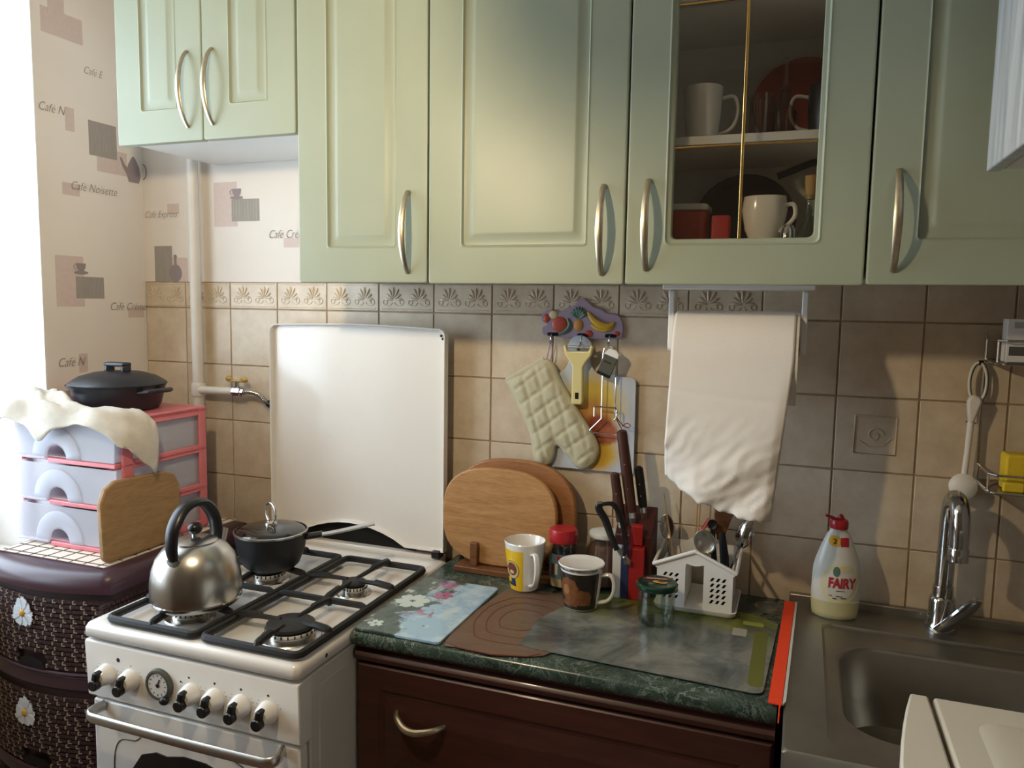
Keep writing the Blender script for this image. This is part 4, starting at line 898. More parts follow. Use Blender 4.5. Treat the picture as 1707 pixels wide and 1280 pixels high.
# oven mitt
t = thing('oven_mitt', 'quilted beige oven mitt hanging from the left hook', 'oven mitt', (1.2, -.04, 1.1))
ml = [(1.086, 1.284), (1.182, 1.340), (1.222, 1.286), (1.262, 1.225), (1.300, 1.170), (1.309, 1.140), (1.300, 1.112), (1.278, 1.096), (1.258, 1.100), (1.236, 1.122), (1.212, 1.144), (1.206, 1.120), (1.196, 1.100), (1.178, 1.093), (1.160, 1.102), (1.154, 1.125), (1.146, 1.165), (1.124, 1.215), (1.104, 1.255)]
sm = spline([(x, 0, z) for x, z in ml] + [(ml[0][0], 0, ml[0][1])], 4)[:-1]; pts = [(p.x, p.z) for p in sm]
gx = sum(p[0] for p in pts) / len(pts); gz = sum(p[1] for p in pts) / len(pts)
import itertools
def inset(pts, d):
    out = []; n = len(pts)
    for i in range(n):
        a, b, c = Vector(pts[i - 1]), Vector(pts[i]), Vector(pts[(i + 1) % n]); tn = (c - a).normalized(); nn = Vector((-tn.y, tn.x)); out.append(b + nn * d)
    return [(p.x, p.y) for p in out]
area = sum(pts[i - 1][0] * pts[i][1] - pts[i][0] * pts[i - 1][1] for i in range(len(pts))); sg = 1 if area > 0 else -1
# fine grid of the front face so the quilting is real relief
def inside(x, z):
    c = False; n = len(pts)
    for i in range(n):
        (x1, z1), (x2, z2) = pts[i - 1], pts[i]
        if (z1 > z) != (z2 > z) and x < (x2 - x1) * (z - z1) / (z2 - z1) + x1: c = not c
    return c
def edge_d(x, z):
    p = Vector((x, z)); m_ = 1
    for i in range(len(pts)):
        a, b = Vector(pts[i - 1]), Vector(pts[i]); ab = b - a; q = max(0, min(1, (p - a).dot(ab) / max(1e-9, ab.length_squared))); m_ = min(m_, (p - a - ab * q).length)
    return m_
bm = bmesh.new(); ring = [bm.verts.new((x, 0, z)) for x, z in pts]; ir = []
step = .0045; gvs = {}
xi0, zi0 = 1.08, 1.088
for i in range(54):
    for j in range(58):
        x, z = xi0 + i * step, zi0 + j * step
        if inside(x, z) and edge_d(x, z) > .0025: gvs[(i, j)] = (x, z)
bm.free()
def quilt(x, z):
    d = edge_d(x, z); h = .016 * min(1, (d / .020)) ** .5
    u1 = ((x * .95 + z * .30) / .034) % 1; u2 = ((x * .62 - z * .80) / .036) % 1
    g = min(min(u1, 1 - u1) * .034, min(u2, 1 - u2) * .036); h *= 1 - .30 * math.exp(-(g / .003) ** 2); return h + .0006 * math.sin(x * 300 + z * 170)
V = []; idx = {}; F = []
for k, (x, z) in gvs.items(): idx[k] = len(V); V.append((x, -.020 - quilt(x, z), z))
for (i, j) in gvs:
    q = [(i, j), (i + 1, j), (i + 1, j + 1), (i, j + 1)]
    if all(k in idx for k in q): F.append([idx[k] for k in q])
body = MB().add(V, F); body.build('quilted_face', 'mitt', t, ang=3)
k2 = [inset(pts, sg * .006), pts, inset(pts, -sg * .0005), inset(pts, sg * .0055)]
MB().loops([[(x, -.0155, z) for x, z in k2[0]], [(x, -.0195, z) for x, z in k2[1]], [(x, -.0235, z) for x, z in k2[1]], [(x, -.0295, z) for x, z in inset(pts, sg * .0045)]]).build('padding', 'mitt', t, ang=3)
MB().tube([(1.0885, -.024, 1.2845), (1.13, -.028, 1.310), (1.178, -.024, 1.3375)], .0042, 8, flat=(1.6, .9)).build('cuff_binding', 'mitt', t)
MB().tube(spline([(1.181, -.023, 1.330), (1.186, -.023, 1.352), (1.191, -.0255, 1.3745), (1.1945, -.0245, 1.372), (1.194, -.021, 1.350), (1.189, -.022, 1.330)], 5), .0016, 6).build('hanging_loop', 'lilac', t)

# peeler
t = thing('vegetable_peeler', 'yellow plastic vegetable peeler hanging from the middle hook', 'peeler', (1.26, -.03, 1.24))
hd = [(1.249, 1.242), (1.271, 1.242), (1.273, 1.250), (1.272, 1.325), (1.278, 1.336), (1.290, 1.352), (1.294, 1.372), (1.288, 1.374), (1.284, 1.360), (1.236, 1.359), (1.232, 1.373), (1.226, 1.371), (1.230, 1.352), (1.242, 1.336), (1.248, 1.325), (1.247, 1.250)]
MB().prism(hd, 'xz', -.040, -.027).build('handle', 'peeler', t, .003, 3)
MB().prism(rrect(1.2560, 1.2640, 1.2545, 1.2685, .001), 'xz', -.0406, -.0396).build('hang_hole', 'dark_gap', t)
b = MB(); b.box(1.2345, 1.286, -.038, -.030, 1.3655, 1.3675); b.box(1.2345, 1.286, -.036, -.032, 1.3705, 1.372); b.build('blade', 'steel', t)
MB().sph((1.260, -.036, 1.364), (.004, .003, .0035)).build('pivot', 'black_plastic', t)
MB().tube([(1.262, -.0325, 1.3695), (1.262, -.0275, 1.3775), (1.262, -.0255, 1.376)], .0015, 6).build('hanger', 'steel', t)

# wire whisk-like rack/masher
t = thing('wire_masher', 'bent chrome wire masher hanging from the right hook', 'masher', (1.33, -.03, 1.18))
w_ = MB(); yw = -.034
w_.tube([(1.3455, yw, 1.36), (1.3455, yw, 1.222), (1.3655, yw, 1.186), (1.3665, yw, 1.181), (1.363, yw, 1.1795), (1.292, yw, 1.182), (1.2895, yw, 1.185), (1.292, yw, 1.189), (1.3155, yw, 1.214), (1.3155, yw, 1.355), (1.318, yw, 1.368), (1.325, -.028, 1.3758), (1.334, yw, 1.372), (1.3455, yw, 1.36)], .0015, 8)
w_.build('loop_wire', 'chrome', t)
MB().tube([(1.3010, -.040, 1.219), (1.3010, -.040, 1.238), (1.3035, -.038, 1.2405), (1.348, -.038, 1.2395), (1.3505, -.040, 1.237), (1.3505, -.042, 1.218), (1.3455, -.042, 1.213)], .0018, 8).build('cross_wire', 'chrome', t)
t = thing('keyring_opener', 'grey and white tag-shaped opener tied with string at right hook', 'opener', (1.33, -.04, 1.34))
o = MB().prism(rrect(1.3165, 1.3475, 1.310, 1.352, .002), 'xz', -.0465, -.0395).rot((1.333, -.04, 1.342), 'Y', .38); o.build('tag', 'tag_grey', t, .001)
MB().prism([(1.3155, 1.352), (1.3485, 1.352), (1.3475, 1.362), (1.338, 1.3685), (1.322, 1.367)], 'xz', -.0470, -.0390).rot((1.333, -.04, 1.342), 'Y', .38).build('end_cap', 'white_plastic', t, .0015)
MB().box(1.3165, 1.3475, -.0472, -.0388, 1.306, 1.313).rot((1.333, -.04, 1.342), 'Y', .38).build('dark_end', 'black_plastic', t, .001)
MB().box(1.322, 1.338, -.0472, -.0464, 1.336, 1.339).rot((1.333, -.04, 1.342), 'Y', .38).build('slot', 'chrome', t)
MB().tube(spline([(1.352, -.043, 1.235), (1.350, -.040, 1.222), (1.360, -.036, 1.206), (1.374, -.034, 1.198), (1.380, -.034, 1.203), (1.372, -.034, 1.207), (1.362, -.035, 1.200)], 6), .0012, 6).build('string', 'juice_red', t)
t['label'] = 'grey and white tag-shaped opener with red string at right hook'

# ================================================================== ON THE WORKTOP
WZ = .850
# mats
m = MB().prism(rrect(.962, 1.1385, -.478, -.183, .008), 'xy', WZ + .0002, WZ + .0058)
o = m.build('glass_board', 'floral', None, .0012, origin=(1.05, -.33, WZ)); tag(o, 'blue floral printed glass board at left end of worktop', 'board')
def mb_blossom(): pass
def petals(cx, cy, r, n, m_, ph):
    for i in range(n):
        a = ph + 2 * PI * i / n
        q = MB(); pts_ = [(cx + math.cos(a) * u * r - math.sin(a) * v * r, cy + math.sin(a) * u * r + math.cos(a) * v * r, WZ + .00592 + .00002 * i) for u, v in ((.1, 0), (.35, .28), (.75, .36), (1.0, .18), (.95, -.05), (1.0, -.22), (.7, -.36), (.35, -.26))]
        q.add(pts_, [tuple(range(8))]); q.build('printed_petal', m_, o, smooth=False)
mat('print_white', 'c6d4cc', .15); mat('print_pink', 'b0668c', .15); mat('print_sky', '9fc0d2', .15)
petals(1.003, -.320, .036, 6, 'print_white', .4); petals(1.048, -.270, .022, 5, 'print_pink', .2); petals(.990, -.445, .016, 5, 'print_white', .9); petals(1.085, -.425, .045, 6, 'print_sky', .1); petals(1.062, -.345, .026, 5, 'print_sky', .7)
# brown board with routed rings
ol = [(1.1395, -.30), (1.142, -.462), (1.175, -.474), (1.24, -.478), (1.30, -.462), (1.335, -.43), (1.345, -.30), (1.33, -.19), (1.29, -.165), (1.19, -.160), (1.155, -.175)]
sm_ = [(p.x, p.y) for p in spline([(x, y, 0) for x, y in ol] + [(ol[0][0], ol[0][1], 0)], 3)[:-1]]
o = MB().prism(sm_, 'xy', WZ + .0002, WZ + .0028).build('wooden_mat', 'mat_wood', None, .0008); tag(o, 'thin brown board with ring pattern beside the floral glass board', 'board')
mat('ring_red', '6a382a', .4)
for k, (a_, b_) in enumerate(((.036, .05), (.058, .082), (.078, .112))):
    q = MB(); lp_ = [(1.236 + a_ * x, -.318 + b_ * y, WZ + .0029) for x, y in [(p[0] * (1 + .06 * math.sin(7 * i)), p[1]) for i, p in enumerate(ellipse(0, 0, 1, 1, 40, 3.2))]]
    q.tube(lp_, .0016, 6, closed=True, flat=(.35, 1)); q.build('routed_ring', 'ring_red', o)
MB().tube([(x, y, WZ + .0024) for x, y in ((1.144, -.463), (1.175, -.4755), (1.24, -.4795), (1.30, -.4635), (1.32, -.445))], .0022, 6, flat=(.6, 1)).build('red_edge', 'ring_red', o)
# large printed mat
ol = [(1.268, -.300), (1.272, -.425), (1.30, -.432), (1.672, -.452)] + arc((1.676, -.437), .014, -PI / 2, 0, 4) + [(1.704, -.15), (1.66, -.118), (1.42, -.095), (1.33, -.135)]
o = MB().prism(ol, 'xy', WZ + .0030, WZ + .0042).build('placemat', 'grey_mat', None, origin=(1.48, -.29, WZ)); tag(o, 'large smoky grey-green printed placemat in middle of worktop', 'placemat')
mat('mat_moss', '6c7034', .25); mat('mat_lime', '98a046', .25)
MB().prism(rrect(1.664, 1.688, -.43, -.20, .010), 'xy', WZ + .0042, WZ + .0044).build('moss_band', 'mat_moss', o, smooth=False)
MB().prism(rrect(1.640, 1.678, -.178, -.160, .003), 'xy', WZ + .0042, WZ + .0044).build('lime_patch', 'mat_lime', o, smooth=False)
MB().prism(rrect(1.624, 1.650, -.235, -.200, .003), 'xy', WZ + .0042, WZ + .0044).build('pale_patch', 'wp_stripe', o, smooth=False)
MTZ = WZ + .0043

# wooden boards in a stand
t = thing('board_stand', 'small wooden stand holding two oval chopping boards', 'stand', (1.10, -.06, WZ))
MB().box(.998, 1.235, -.110, -.018, WZ + .0003, WZ + .014).build('base', 'stand_wood', t, .002)
for x in (1.032, 1.185):
    for y in (-.098, -.0665, -.0365): MB().box(x, x + .018, y, y + .011, WZ + .0142, WZ + (.068 if y < -.08 else .055)).build('peg', 'stand_wood', t, .002)
def oval(label, x0, x1, z0, z1, y, mt, lean, e):
    m = MB().prism(ellipse((x0 + x1) / 2, (z0 + z1) / 2, (x1 - x0) / 2, (z1 - z0) / 2, 48, e), 'xz', y - .016, y).rot((0, y, z0), 'X', lean)
    return tag(m.build('oval_board', mt, None, .004), label, 'board', 'oval boards in the wooden stand')
oval('larger darker oval wooden board at the back of the stand', .972, 1.268, WZ + .0145, 1.108, -.0400, 'board_wood_dark', -.03, 2.6)
oval('smaller pale oval wooden board at the front of the stand', .955, 1.233, WZ + .0145, 1.090, -.0690, 'board_wood', -.03, 2.7)

# yellow mug (handle towards viewer)
c = (1.187, -.158, WZ + .0031); mz = .107
t = mug('mug', 'tall tapered yellow and white mug beside the red-lidded shaker', c, .0295, .0445, mz, 'white_ceramic', -.85, hr=.0048, grp='mugs on the worktop')
def rad(z): 
    q = [(0, .027), (.004, .0295), (mz * .5, .038), (mz - .002, .0445)]
    for (a, r0), (b, r1) in zip(q[:-1], q[1:]):
        if z <= b: return r0 + (r1 - r0) * (z - a) / (b - a)
    return r1
def wrap(cc, rf, a0, a1, z0, z1, off, m_, nm, par, na=24, nz=5):
    L_ = []
    for j in range(nz + 1):
        z = z0 + (z1 - z0) * j / nz; L_.append([(cc[0] + (rf(z) + off) * math.cos(a0 + (a1 - a0) * i / na), cc[1] + (rf(z) + off) * math.sin(a0 + (a1 - a0) * i / na), cc[2] + z) for i in range(na + 1)])
    return MB().loops(L_, False, False, False).build(nm, m_, par, ang=2)
def blob(cc, rf, ac, zc, pa, off, m_, nm, par, inner=None):
    """flat print wrapped round a mug: pa = outline in metres around (ac, zc)"""
    dn = []
    for i in range(len(pa)):
        (u0, v0), (u1, v1) = pa[i - 1], pa[i]; n_ = max(1, int(math.hypot(u1 - u0, v1 - v0) / .004))
        dn += [(u0 + (u1 - u0) * q / n_, v0 + (v1 - v0) * q / n_) for q in range(n_)]
    rg = [[(cc[0] + (rf(zc + v * k) + off) * math.cos(ac + u * k / rf(zc)), cc[1] + (rf(zc + v * k) + off) * math.sin(ac + u * k / rf(zc)), cc[2] + zc + v * k) for u, v in dn] for k in (.08, .3, .55, .8, 1)]
    return MB().loops(rg, True, True, False).build(nm, m_, par, ang=2)
bd = [ch for ch in t.children if ch.name.startswith('bowl')][0]
wrap(c, rad, -PI * .38 - 2.0, -PI * .38 - .05 - .05 - .05, .004, .093, .0004, 'yellow', 'yellow_panel', bd)
wrap(c, rad, .02, 1.9, .004, .093, .0004, 'yellow', 'yellow_panel', bd)
ac = -2.02
blob(c, rad, ac, .050, ellipse(0, 0, .0175, .020, 24), .0008, 'print_dark', 'emblem_ring', bd); blob(c, rad, ac, .050, ellipse(0, 0, .0165, .019, 24), .0010, 'cream', 'emblem_field', bd)
blob(c, rad, ac, .052, ellipse(0, 0, .0125, .0145, 20), .0013, 'print_brown', 'emblem_disc', bd); blob(c, rad, ac, .046, ellipse(0, 0, .006, .004, 14), .0016, 'cream', 'emblem_spot', bd)
blob(c, rad, ac + .02, .023, [(-.006, -.009), (.006, -.009), (.005, .010), (-.005, .010)], .0010, 'blue', 'emblem_mark', bd); blob(c, rad, ac - .45, .034, [(-.003, -.004), (.004, -.002), (.002, .006), (-.003, .004)], .0010, 'print_brown', 'emblem_mark', bd)
blob(c, rad, ac - .45, .052, [(-.003, -.003), (.005, -.001), (.002, .004), (-.003, .003)], .0010, 'blue', 'emblem_mark', bd); blob(c, rad, ac - .30, .018, ellipse(0, 0, .004, .004, 10), .0010, 'print_dark', 'emblem_mark', bd)

# spice shaker with red lid
c = (1.258, -.112, WZ + .0031); t = thing('shaker_jar', 'clear shaker jar with red screw lid and blue label', 'jar', c)
MB().lathe([(.026, 0), (.0285, .003), (.029, .096), (.0275, .100), (.0285, .103), (.027, .103), (.0275, .095), (.027, .005)], c, 32).build('body', 'glass', t)
MB().lathe([(.0262, .0055), (.0268, .024), (.0, .027)], c, 28, cap1=False).build('powder', 'cream', t)
wrap(c, lambda z: .0292, -PI, PI, .026, .078, .0002, 'label_blue', 'label', t)
blob(c, lambda z: .0296, -1.55, .070, R4(-.005, .005, -.004, .004), .0006, 'red', 'label_mark', t)
blob(c, lambda z: .0296, -2.1, .045, R4(-.004, .004, -.012, .012), .0006, 'dark_red_wood', 'label_mark', t)
blob(c, lambda z: .0296, -1.75, .05, R4(-.003, .003, -.016, .008), .0006, 'cream', 'label_mark', t)
MB().lathe([(.0305, .101), (.031, .104), (.031, .124), (.029, .1285), (.012, .130)], c, 40).build('lid', 'red_plastic', t)

# glass mug-jar with handle
c = (1.338, -.062, WZ + .0003); t = thing('glass_mug_jar', 'handled glass jar half hidden behind the dark mug', 'jar', c)
MB().lathe([(.034, 0), (.038, .003), (.039, .085), (.033, .098), (.033, .110), (.031, .110), (.031, .097), (.0365, .083), (.036, .006)], c, 36).build('body', 'glass', t)
MB().lathe([(.0355, .0065), (.036, .082), (.030, .094)], c, 32).build('contents', 'brown_liquid', t)
MB().lathe([(.0345, .1102), (.0355, .114), (.034, .120), (.020, .124)], c, 32).build('lid', 'clear_plastic', t)
MB().tube(spline([(c[0] - .036, c[1] - .012, WZ + .088), (c[0] - .056, c[1] - .018, WZ + .090), (c[0] - .064, c[1] - .020, WZ + .072), (c[0] - .058, c[1] - .018, WZ + .040), (c[0] - .037, c[1] - .012, WZ + .030)], 6), .0052, 10).build('handle', 'glass', t)

# lion mug with glass cover
c = (1.327, -.213, MTZ + .0002); hh = .088
t = mug('mug', 'dark brown mug with reclining lion picture and white cover', c, .0335, .0425, hh, 'white_ceramic', -.05, hr=.0050, grp='mugs on the worktop')
bd = [ch for ch in t.children if ch.name.startswith('bowl')][0]
rf = lambda z: .0335 + (z - .004) / (hh - .006) * .009 + .001 * math.sin(PI * z / hh)
wrap(c, rf, -2.9, -.35, .005, .079, .0006, 'lion_dark', 'dark_picture', bd)
fur = 'lion_fur'
blob(c, rf, -1.98, .047, [(.021 * math.cos(a) * (1 + .06 * math.sin(9 * a)), .024 * math.sin(a) * (1 + .06 * math.sin(9 * a))) for a in [i * PI / 14 for i in range(28)]], .0012, fur, 'mane_print', bd)
blob(c, rf, -2.10, .046, ellipse(0, 0, .0075, .0105, 16), .0016, 'lion_face', 'face_print', bd)
blob(c, rf, -1.50, .030, [(-.024, -.015), (.026, -.015), (.028, .004), (.022, .014), (.006, .018), (-.012, .016), (-.024, .008)], .0010, fur, 'body_print', bd)
blob(c, rf, -2.0, .018, [(-.018, -.006), (.018, -.006), (.014, .006), (-.012, .006)], .0014, fur, 'paw_print', bd)
MB().lathe([(.0435, .0882), (.0462, .0895), (.0470, .0915), (.0455, .0932), (.040, .0918), (.02, .0905), (0, .0905)], c, 40, cap1=False).build('cover', 'white_ceramic', t)
MB().lathe([(.0432, .0835), (.0442, .0855), (.0442, .0880)], c, 40, cap0=False, cap1=False).build('cover_rim', 'chrome', t)

# knife block
t = thing('knife_block', 'knife block striped white, blue and red on its front', 'knife block', (1.415, -.11, MTZ))
def slab(x0, x1, y0, y1, z0, zf, zb): 
    return MB().add([(x0, y0, z0), (x1, y0, z0), (x1, y1, z0), (x0, y1, z0), (x0, y0, zf), (x1, y0, zf), (x1, y1, zb), (x0, y1, zb)], [(0, 3, 2, 1), (4, 5, 6, 7), (0, 1, 5, 4), (1, 2, 6, 5), (2, 3, 7, 6), (3, 0, 4, 7)])
kz = MTZ + .0002
slab(1.372, 1.450, -.120, -.055, kz, .985, 1.035).build('block', 'dark_red_wood', t, .002)
slab(1.3725, 1.3905, -.1365, -.1203, kz, .958, .964).build('white_stripe', 'white_matte', t, .001)
slab(1.3908, 1.4065, -.1365, -.1203, kz, .958, .964).build('blue_stripe', 'blue', t, .001)
slab(1.4068, 1.4375, -.1365, -.1203, kz, .962, .968).build('red_stripe', 'red', t, .001)
slab(1.4085, 1.432, -.1295, -.1203, .9685, 1.008, 1.012).build('red_tongue', 'red', t, .001)
def knife(label, p0, p1, r, m_='knife_brown', rivets=True):
    k = thing('kitchen_knife', label, 'knife', p0, 'knives in the striped block'); a, b = Vector(p0), Vector(p1); n_ = 8
    pth = [a.lerp(b, i / n_) for i in range(n_ + 1)]
    MB().tube(pth + [pth[-1] + (b - a).normalized() * .004], [r * (.86 + .18 * math.sin(PI * (.2 + .6 * i / n_))) for i in range(n_ + 1)] + [r * .45], 14).build('handle', m_, k)
    d = (a - b).normalized(); MB().tube([a + d * .0005, a + d * .012], r * .75, 10).build('bolster', 'steel', k)
    MB().tube([a + d * .012, a + d * .06], r * .7, 6, flat=(.15, 1.)).build('blade', 'steel', k)
    if rivets:
        for q in (.3, .6): MB().sph(a.lerp(b, q) + Vector((0, -r * .95, 0)), .0018, 8, 6).build('rivet', 'brass', k)
knife('tallest brown-handled knife in the middle of the block', (1.402, -.100, 1.030), (1.376, -.100, 1.199), .0112)
knife('short brown-handled knife at left of the block', (1.382, -.108, 1.010), (1.366, -.110, 1.109), .0098)
knife('dark-handled knife with hooked end at right of the block', (1.423, -.085, 1.040), (1.412, -.090, 1.123), .0094, 'black_soft')
# scissors
t = thing('scissors', 'black-handled kitchen scissors hooked into the striped block', 'scissors', (1.395, -.145, .97))
MB().tube(spline([(1.384, -.1485, .960), (1.370, -.149, .990), (1.358, -.149, 1.020), (1.345, -.149, 1.040), (1.343, -.149, 1.050), (1.351, -.149, 1.053)], 5), [.0048 + .002 * math.sin(PI * i / 25) for i in range(26)], 10, flat=(.8, 1.2)).build('handle', 'black_plastic', t)
MB().tube(spline([(1.351, -.149, 1.053), (1.372, -.149, 1.055), (1.388, -.149, 1.035), (1.398, -.149, 1.000), (1.402, -.149, .965), (1.398, -.149, .952)], 5), [.0050 + .002 * math.sin(PI * i / 25) for i in range(26)], 10, flat=(.8, 1.2)).build('handle', 'black_plastic', t)
MB().prism([(1.380, .962), (1.388, .966), (1.413, .940), (1.411, .930), (1.402, .934)], 'xz', -.1475, -.1445).build('blade', 'steel', t, .0008)
MB().prism([(1.392, .957), (1.402, .957), (1.4085, .940), (1.404, .928), (1.398, .930)], 'xz', -.1440, -.1412).build('blade', 'steel', t, .0008)
MB().sph((1.400, -.148, .944), (.004, .0015, .004)).build('pivot_screw', 'chrome', t)

# small jar with green lid
c = (1.482, -.232, MTZ + .0002); t = thing('glass_jar', 'small clear glass jar with green twist lid in front of the cutlery', 'jar', c)
n_ = 48; L_ = []
for z, r, wv in ((0, .026, .0), (.001, .030, .0012), (.010, .0345, .0015), (.024, .0352, .0), (.058, .0345, 0), (.066, .0325, 0), (.072, .0325, 0)):
    L_.append([(c[0] + (r + wv * math.cos(10 * 2 * PI * j / n_)) * math.cos(2 * PI * j / n_), c[1] + (r + wv * math.cos(10 * 2 * PI * j / n_)) * math.sin(2 * PI * j / n_), c[2] + z) for j in range(n_)])
MB().loops(L_, True, True, False).build('body', 'glass_green', t, ang=1)
MB().lathe([(.0305, .072), (.0305, .066), (.0325, .056), (.033, .024), (.031, .010), (.026, .006)], c, 36, cap0=False).build('inner_wall', 'glass', t)
ld = MB().lathe([(.0385, .069), (.0395, .071), (.0395, .0775), (.037, .080), (.030, .0805), (.029, .0800), (0, .0800)], c, 48, cap1=False).build('lid', 'green_lid', t)
lt = lambda x, y, d=.0808: (c[0] + x, c[1] + y, c[2] + d)
MB().add([lt(-.028, .004), lt(.022, .016), lt(.020, .0245), lt(-.024, .017)], [(0, 1, 2, 3)]).build('red_band', 'red', ld, smooth=False)
text_on('lid_lettering', 'MAMINA', .0095, ld, 'white_matte', lambda a, b: lt(-.002 + a * math.cos(.2) - b * math.sin(.2), .0112 + a * math.sin(.2) + b * math.cos(.2), .0811), 0, .0002)
MB().add([lt(.006 + u, -.002 + v, .0809) for u, v in ellipse(0, 0, .014, .007, 20)], [tuple(range(20))]).build('yellow_patch', 'juice_yellow', ld, smooth=False)
MB().add([lt(.008 + u, .0005 + v, .0811) for u, v in ellipse(0, 0, .008, .004, 14)], [tuple(range(14))]).build('dark_patch', 'print_brown', ld, smooth=False)

# clear dish
c = (1.683, -.088, WZ + .0045); t = tag(MB().lathe([(.016, 0), (.020, .002), (.027, .010), (.0265, .0105), (.019, .0035), (.0, .003)], c, 28, cap1=False).build('glass_dish', 'glass', None), 'tiny clear glass dish between cutlery drainer and orange strip', 'dish')
# ------------------------------------------------------------------ cutlery drainer
dz = MTZ + .0003; yF, yB = -.158, -.028; xL, xR = 1.468, 1.618
t = thing('cutlery_drainer', 'white house-shaped plastic cutlery drainer standing on its tray', 'drainer', ((xL + xR) / 2, (yF + yB) / 2, dz))
L_ = [[(x, y, z) for x, y in rrect(xL - .004 + i, xR + .008 - i, yF - .010 + i, yB + .008 - i, .014)] for i, z in ((.006, dz), (.002, dz + .004), (0, dz + .012), (.003, dz + .012), (.006, dz + .005))]
MB().loops(L_).build('tray', 'white_plastic', t, ang=.9)
zb = dz + .0065
def pocket(x0, x1, nm='pocket'):
    p = thing_part(nm, ((x0 + x1) / 2, (yF + yB) / 2, zb), t); th = .0022; zt = .9385
    tp = .004
    b = MB(); b.box(x0 + tp, x0 + tp + th, yF + th, yB - th, zb, zt); b.box(x1 - tp - th, x1 - tp, yF + th, yB - th, zb, zt); b.box(x0 + tp, x1 - tp, yB - th, yB, zb, zt); b.box(x0 + tp, x1 - tp, yF + th, yB - th, zb, zb + th); b.build('walls', 'white_plastic', p)
    # front wall with slanted slots cut through
    xa, xb = x0 + .001, x1 - .001; cols = 3; rows = 5; sx = (xb - xa); V = []; F = []
    f = MB(); mw = .011; sw = (sx - 2 * mw) / cols; zlo, zhi = zb + .014, zb + .070; sh = (zhi - zlo) / rows
    f.box(xa, xb, yF, yF + th, zb, zlo); f.box(xa, xb, yF, yF + th, zhi, zt); f.box(xa, xa + mw, yF, yF + th, zlo, zhi); f.box(xb - mw, xb, yF, yF + th, zlo, zhi)
    for r in range(rows):
        z0 = zlo + r * sh; f.box(xa + mw, xb - mw, yF, yF + th, z0, z0 + sh * .30)
        for c_ in range(cols + 1):
            xx = xa + mw + c_ * sw; w2 = sw * .26; dx = sw * .22
            f.add([(max(xa + mw, xx - w2 - dx), yF, z0 + sh * .3), (min(xb - mw, xx + w2 - dx), yF, z0 + sh * .3), (min(xb - mw, xx + w2 + dx), yF, z0 + sh), (max(xa + mw, xx - w2 + dx), yF, z0 + sh), (max(xa + mw, xx - w2 - dx), yF + th, z0 + sh * .3), (min(xb - mw, xx + w2 - dx), yF + th, z0 + sh * .3), (min(xb - mw, xx + w2 + dx), yF + th, z0 + sh), (max(xa + mw, xx - w2 + dx), yF + th, z0 + sh)],
                  [(0, 1, 2, 3), (7, 6, 5, 4), (0, 4, 5, 1), (1, 5, 6, 2), (2, 6, 7, 3), (3, 7, 4, 0)])
    f.build('slotted_front', 'white_plastic', p, smooth=False)
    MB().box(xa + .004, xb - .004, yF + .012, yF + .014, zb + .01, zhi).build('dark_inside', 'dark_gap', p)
pocket(xL, xL + .058); pocket(xR - .058, xR)
xm = (xL + xR) / 2; ap = .980; ea = .946
gf = [(xL - .002, .9383), (xL + .057, .9383), (xm - .018, .954), (xm - .009, .951), (xm, .950), (xm + .009, .951), (xm + .018, .954), (xR - .057, .9383), (xR + .002, .9383), (xR + .002, ea), (xm, ap), (xL - .002, ea)]
MB().prism(gf, 'xz', yF - .0006, yF + .0018).build('gable_front', 'white_plastic', t)
MB().tube([(xL - .007, yF - .001, ea - .001), (xm, yF - .001, ap), (xR + .006, yF - .001, ea - .001)], .0042, 8).build('gable_rim', 'white_plastic', t)
MB().tube([(xR + .005, yF, ea - .001), (xR + .005, yB, ea + .012)], .0036, 8).build('side_rim', 'white_plastic', t)
MB().tube([(xL - .006, yF, ea - .001), (xL - .006, yB, ea + .012)], .0036, 8).build('side_rim', 'white_plastic', t)
MB().box(xL - .002, xR + .002, yB, yB + .002, .930, .962).build('back_panel', 'white_plastic', t)
# cutlery
def spoon(label, base, tip, L1, wid, m_='steel', face=(-.2, -1, .1), deep=.006, name='spoon', shaft=.0028):
    b, p = Vector(base), Vector(tip); s = thing(name, label, name.replace('_', ' '), base, 'utensils in the drainer'); d = (p - b).normalized(); nrm = Vector(face); nrm = (nrm - d * nrm.dot(d)).normalized(); sd = d.cross(nrm)
    MB().tube([b, b.lerp(p - d * L1, .5), p - d * (L1 * .95)], [shaft * .9, shaft, shaft * .8], 8, flat=(.7, 1.2)).build('handle', m_, s)
    L_ = []; n1, n2 = 8, 16; ctr = p - d * (L1 / 2)
    for i in range(n1 + 1):
        r = i / n1; L_.append([ctr + d * (L1 / 2 * r * math.cos(2 * PI * j / n2)) + sd * (wid / 2 * r * math.sin(2 * PI * j / n2)) - nrm * (deep * (1 - r * r)) for j in range(n2)])
    MB().loops(L_[1:], True, True, False).build('bowl', m_, s, solid=.0012, ang=2)
spoon('large polished spoon leaning right out of the drainer', (1.590, -.085, .875), (1.640, -.080, 1.034), .062, .036, 'chrome', (-.35, -1, .15), -.008)
spoon('dull grey spoon facing front in the middle of the drainer', (1.588, -.110, .880), (1.548, -.112, 1.012), .052, .044, 'steel', (-.1, -1, .2), .007)
spoon('shaded tablespoon at left behind the drainer gable', (1.486, -.060, .875), (1.466, -.050, 1.020), .055, .030, 'steel', (.1, -1, 0), .006)
spoon('black-tipped serving spoon behind the grey spoon', (1.575, -.06, .885), (1.563, -.060, 1.022), .022, .020, 'black_plastic', (0, -1, 0), .003, shaft=.005)
def rod(label, name, a, b, r, m_, flat=None): return tag(MB().tube([a, Vector(a).lerp(Vector(b), .5), b], r, 8, flat=flat).build(name, m_, None), label, name.replace('_', ' '), 'utensils in the drainer')
rod('thin wooden skewer leaning left in the drainer', 'skewer', (1.500, -.075, .880), (1.458, -.045, 1.065), .0016, 'skewer')
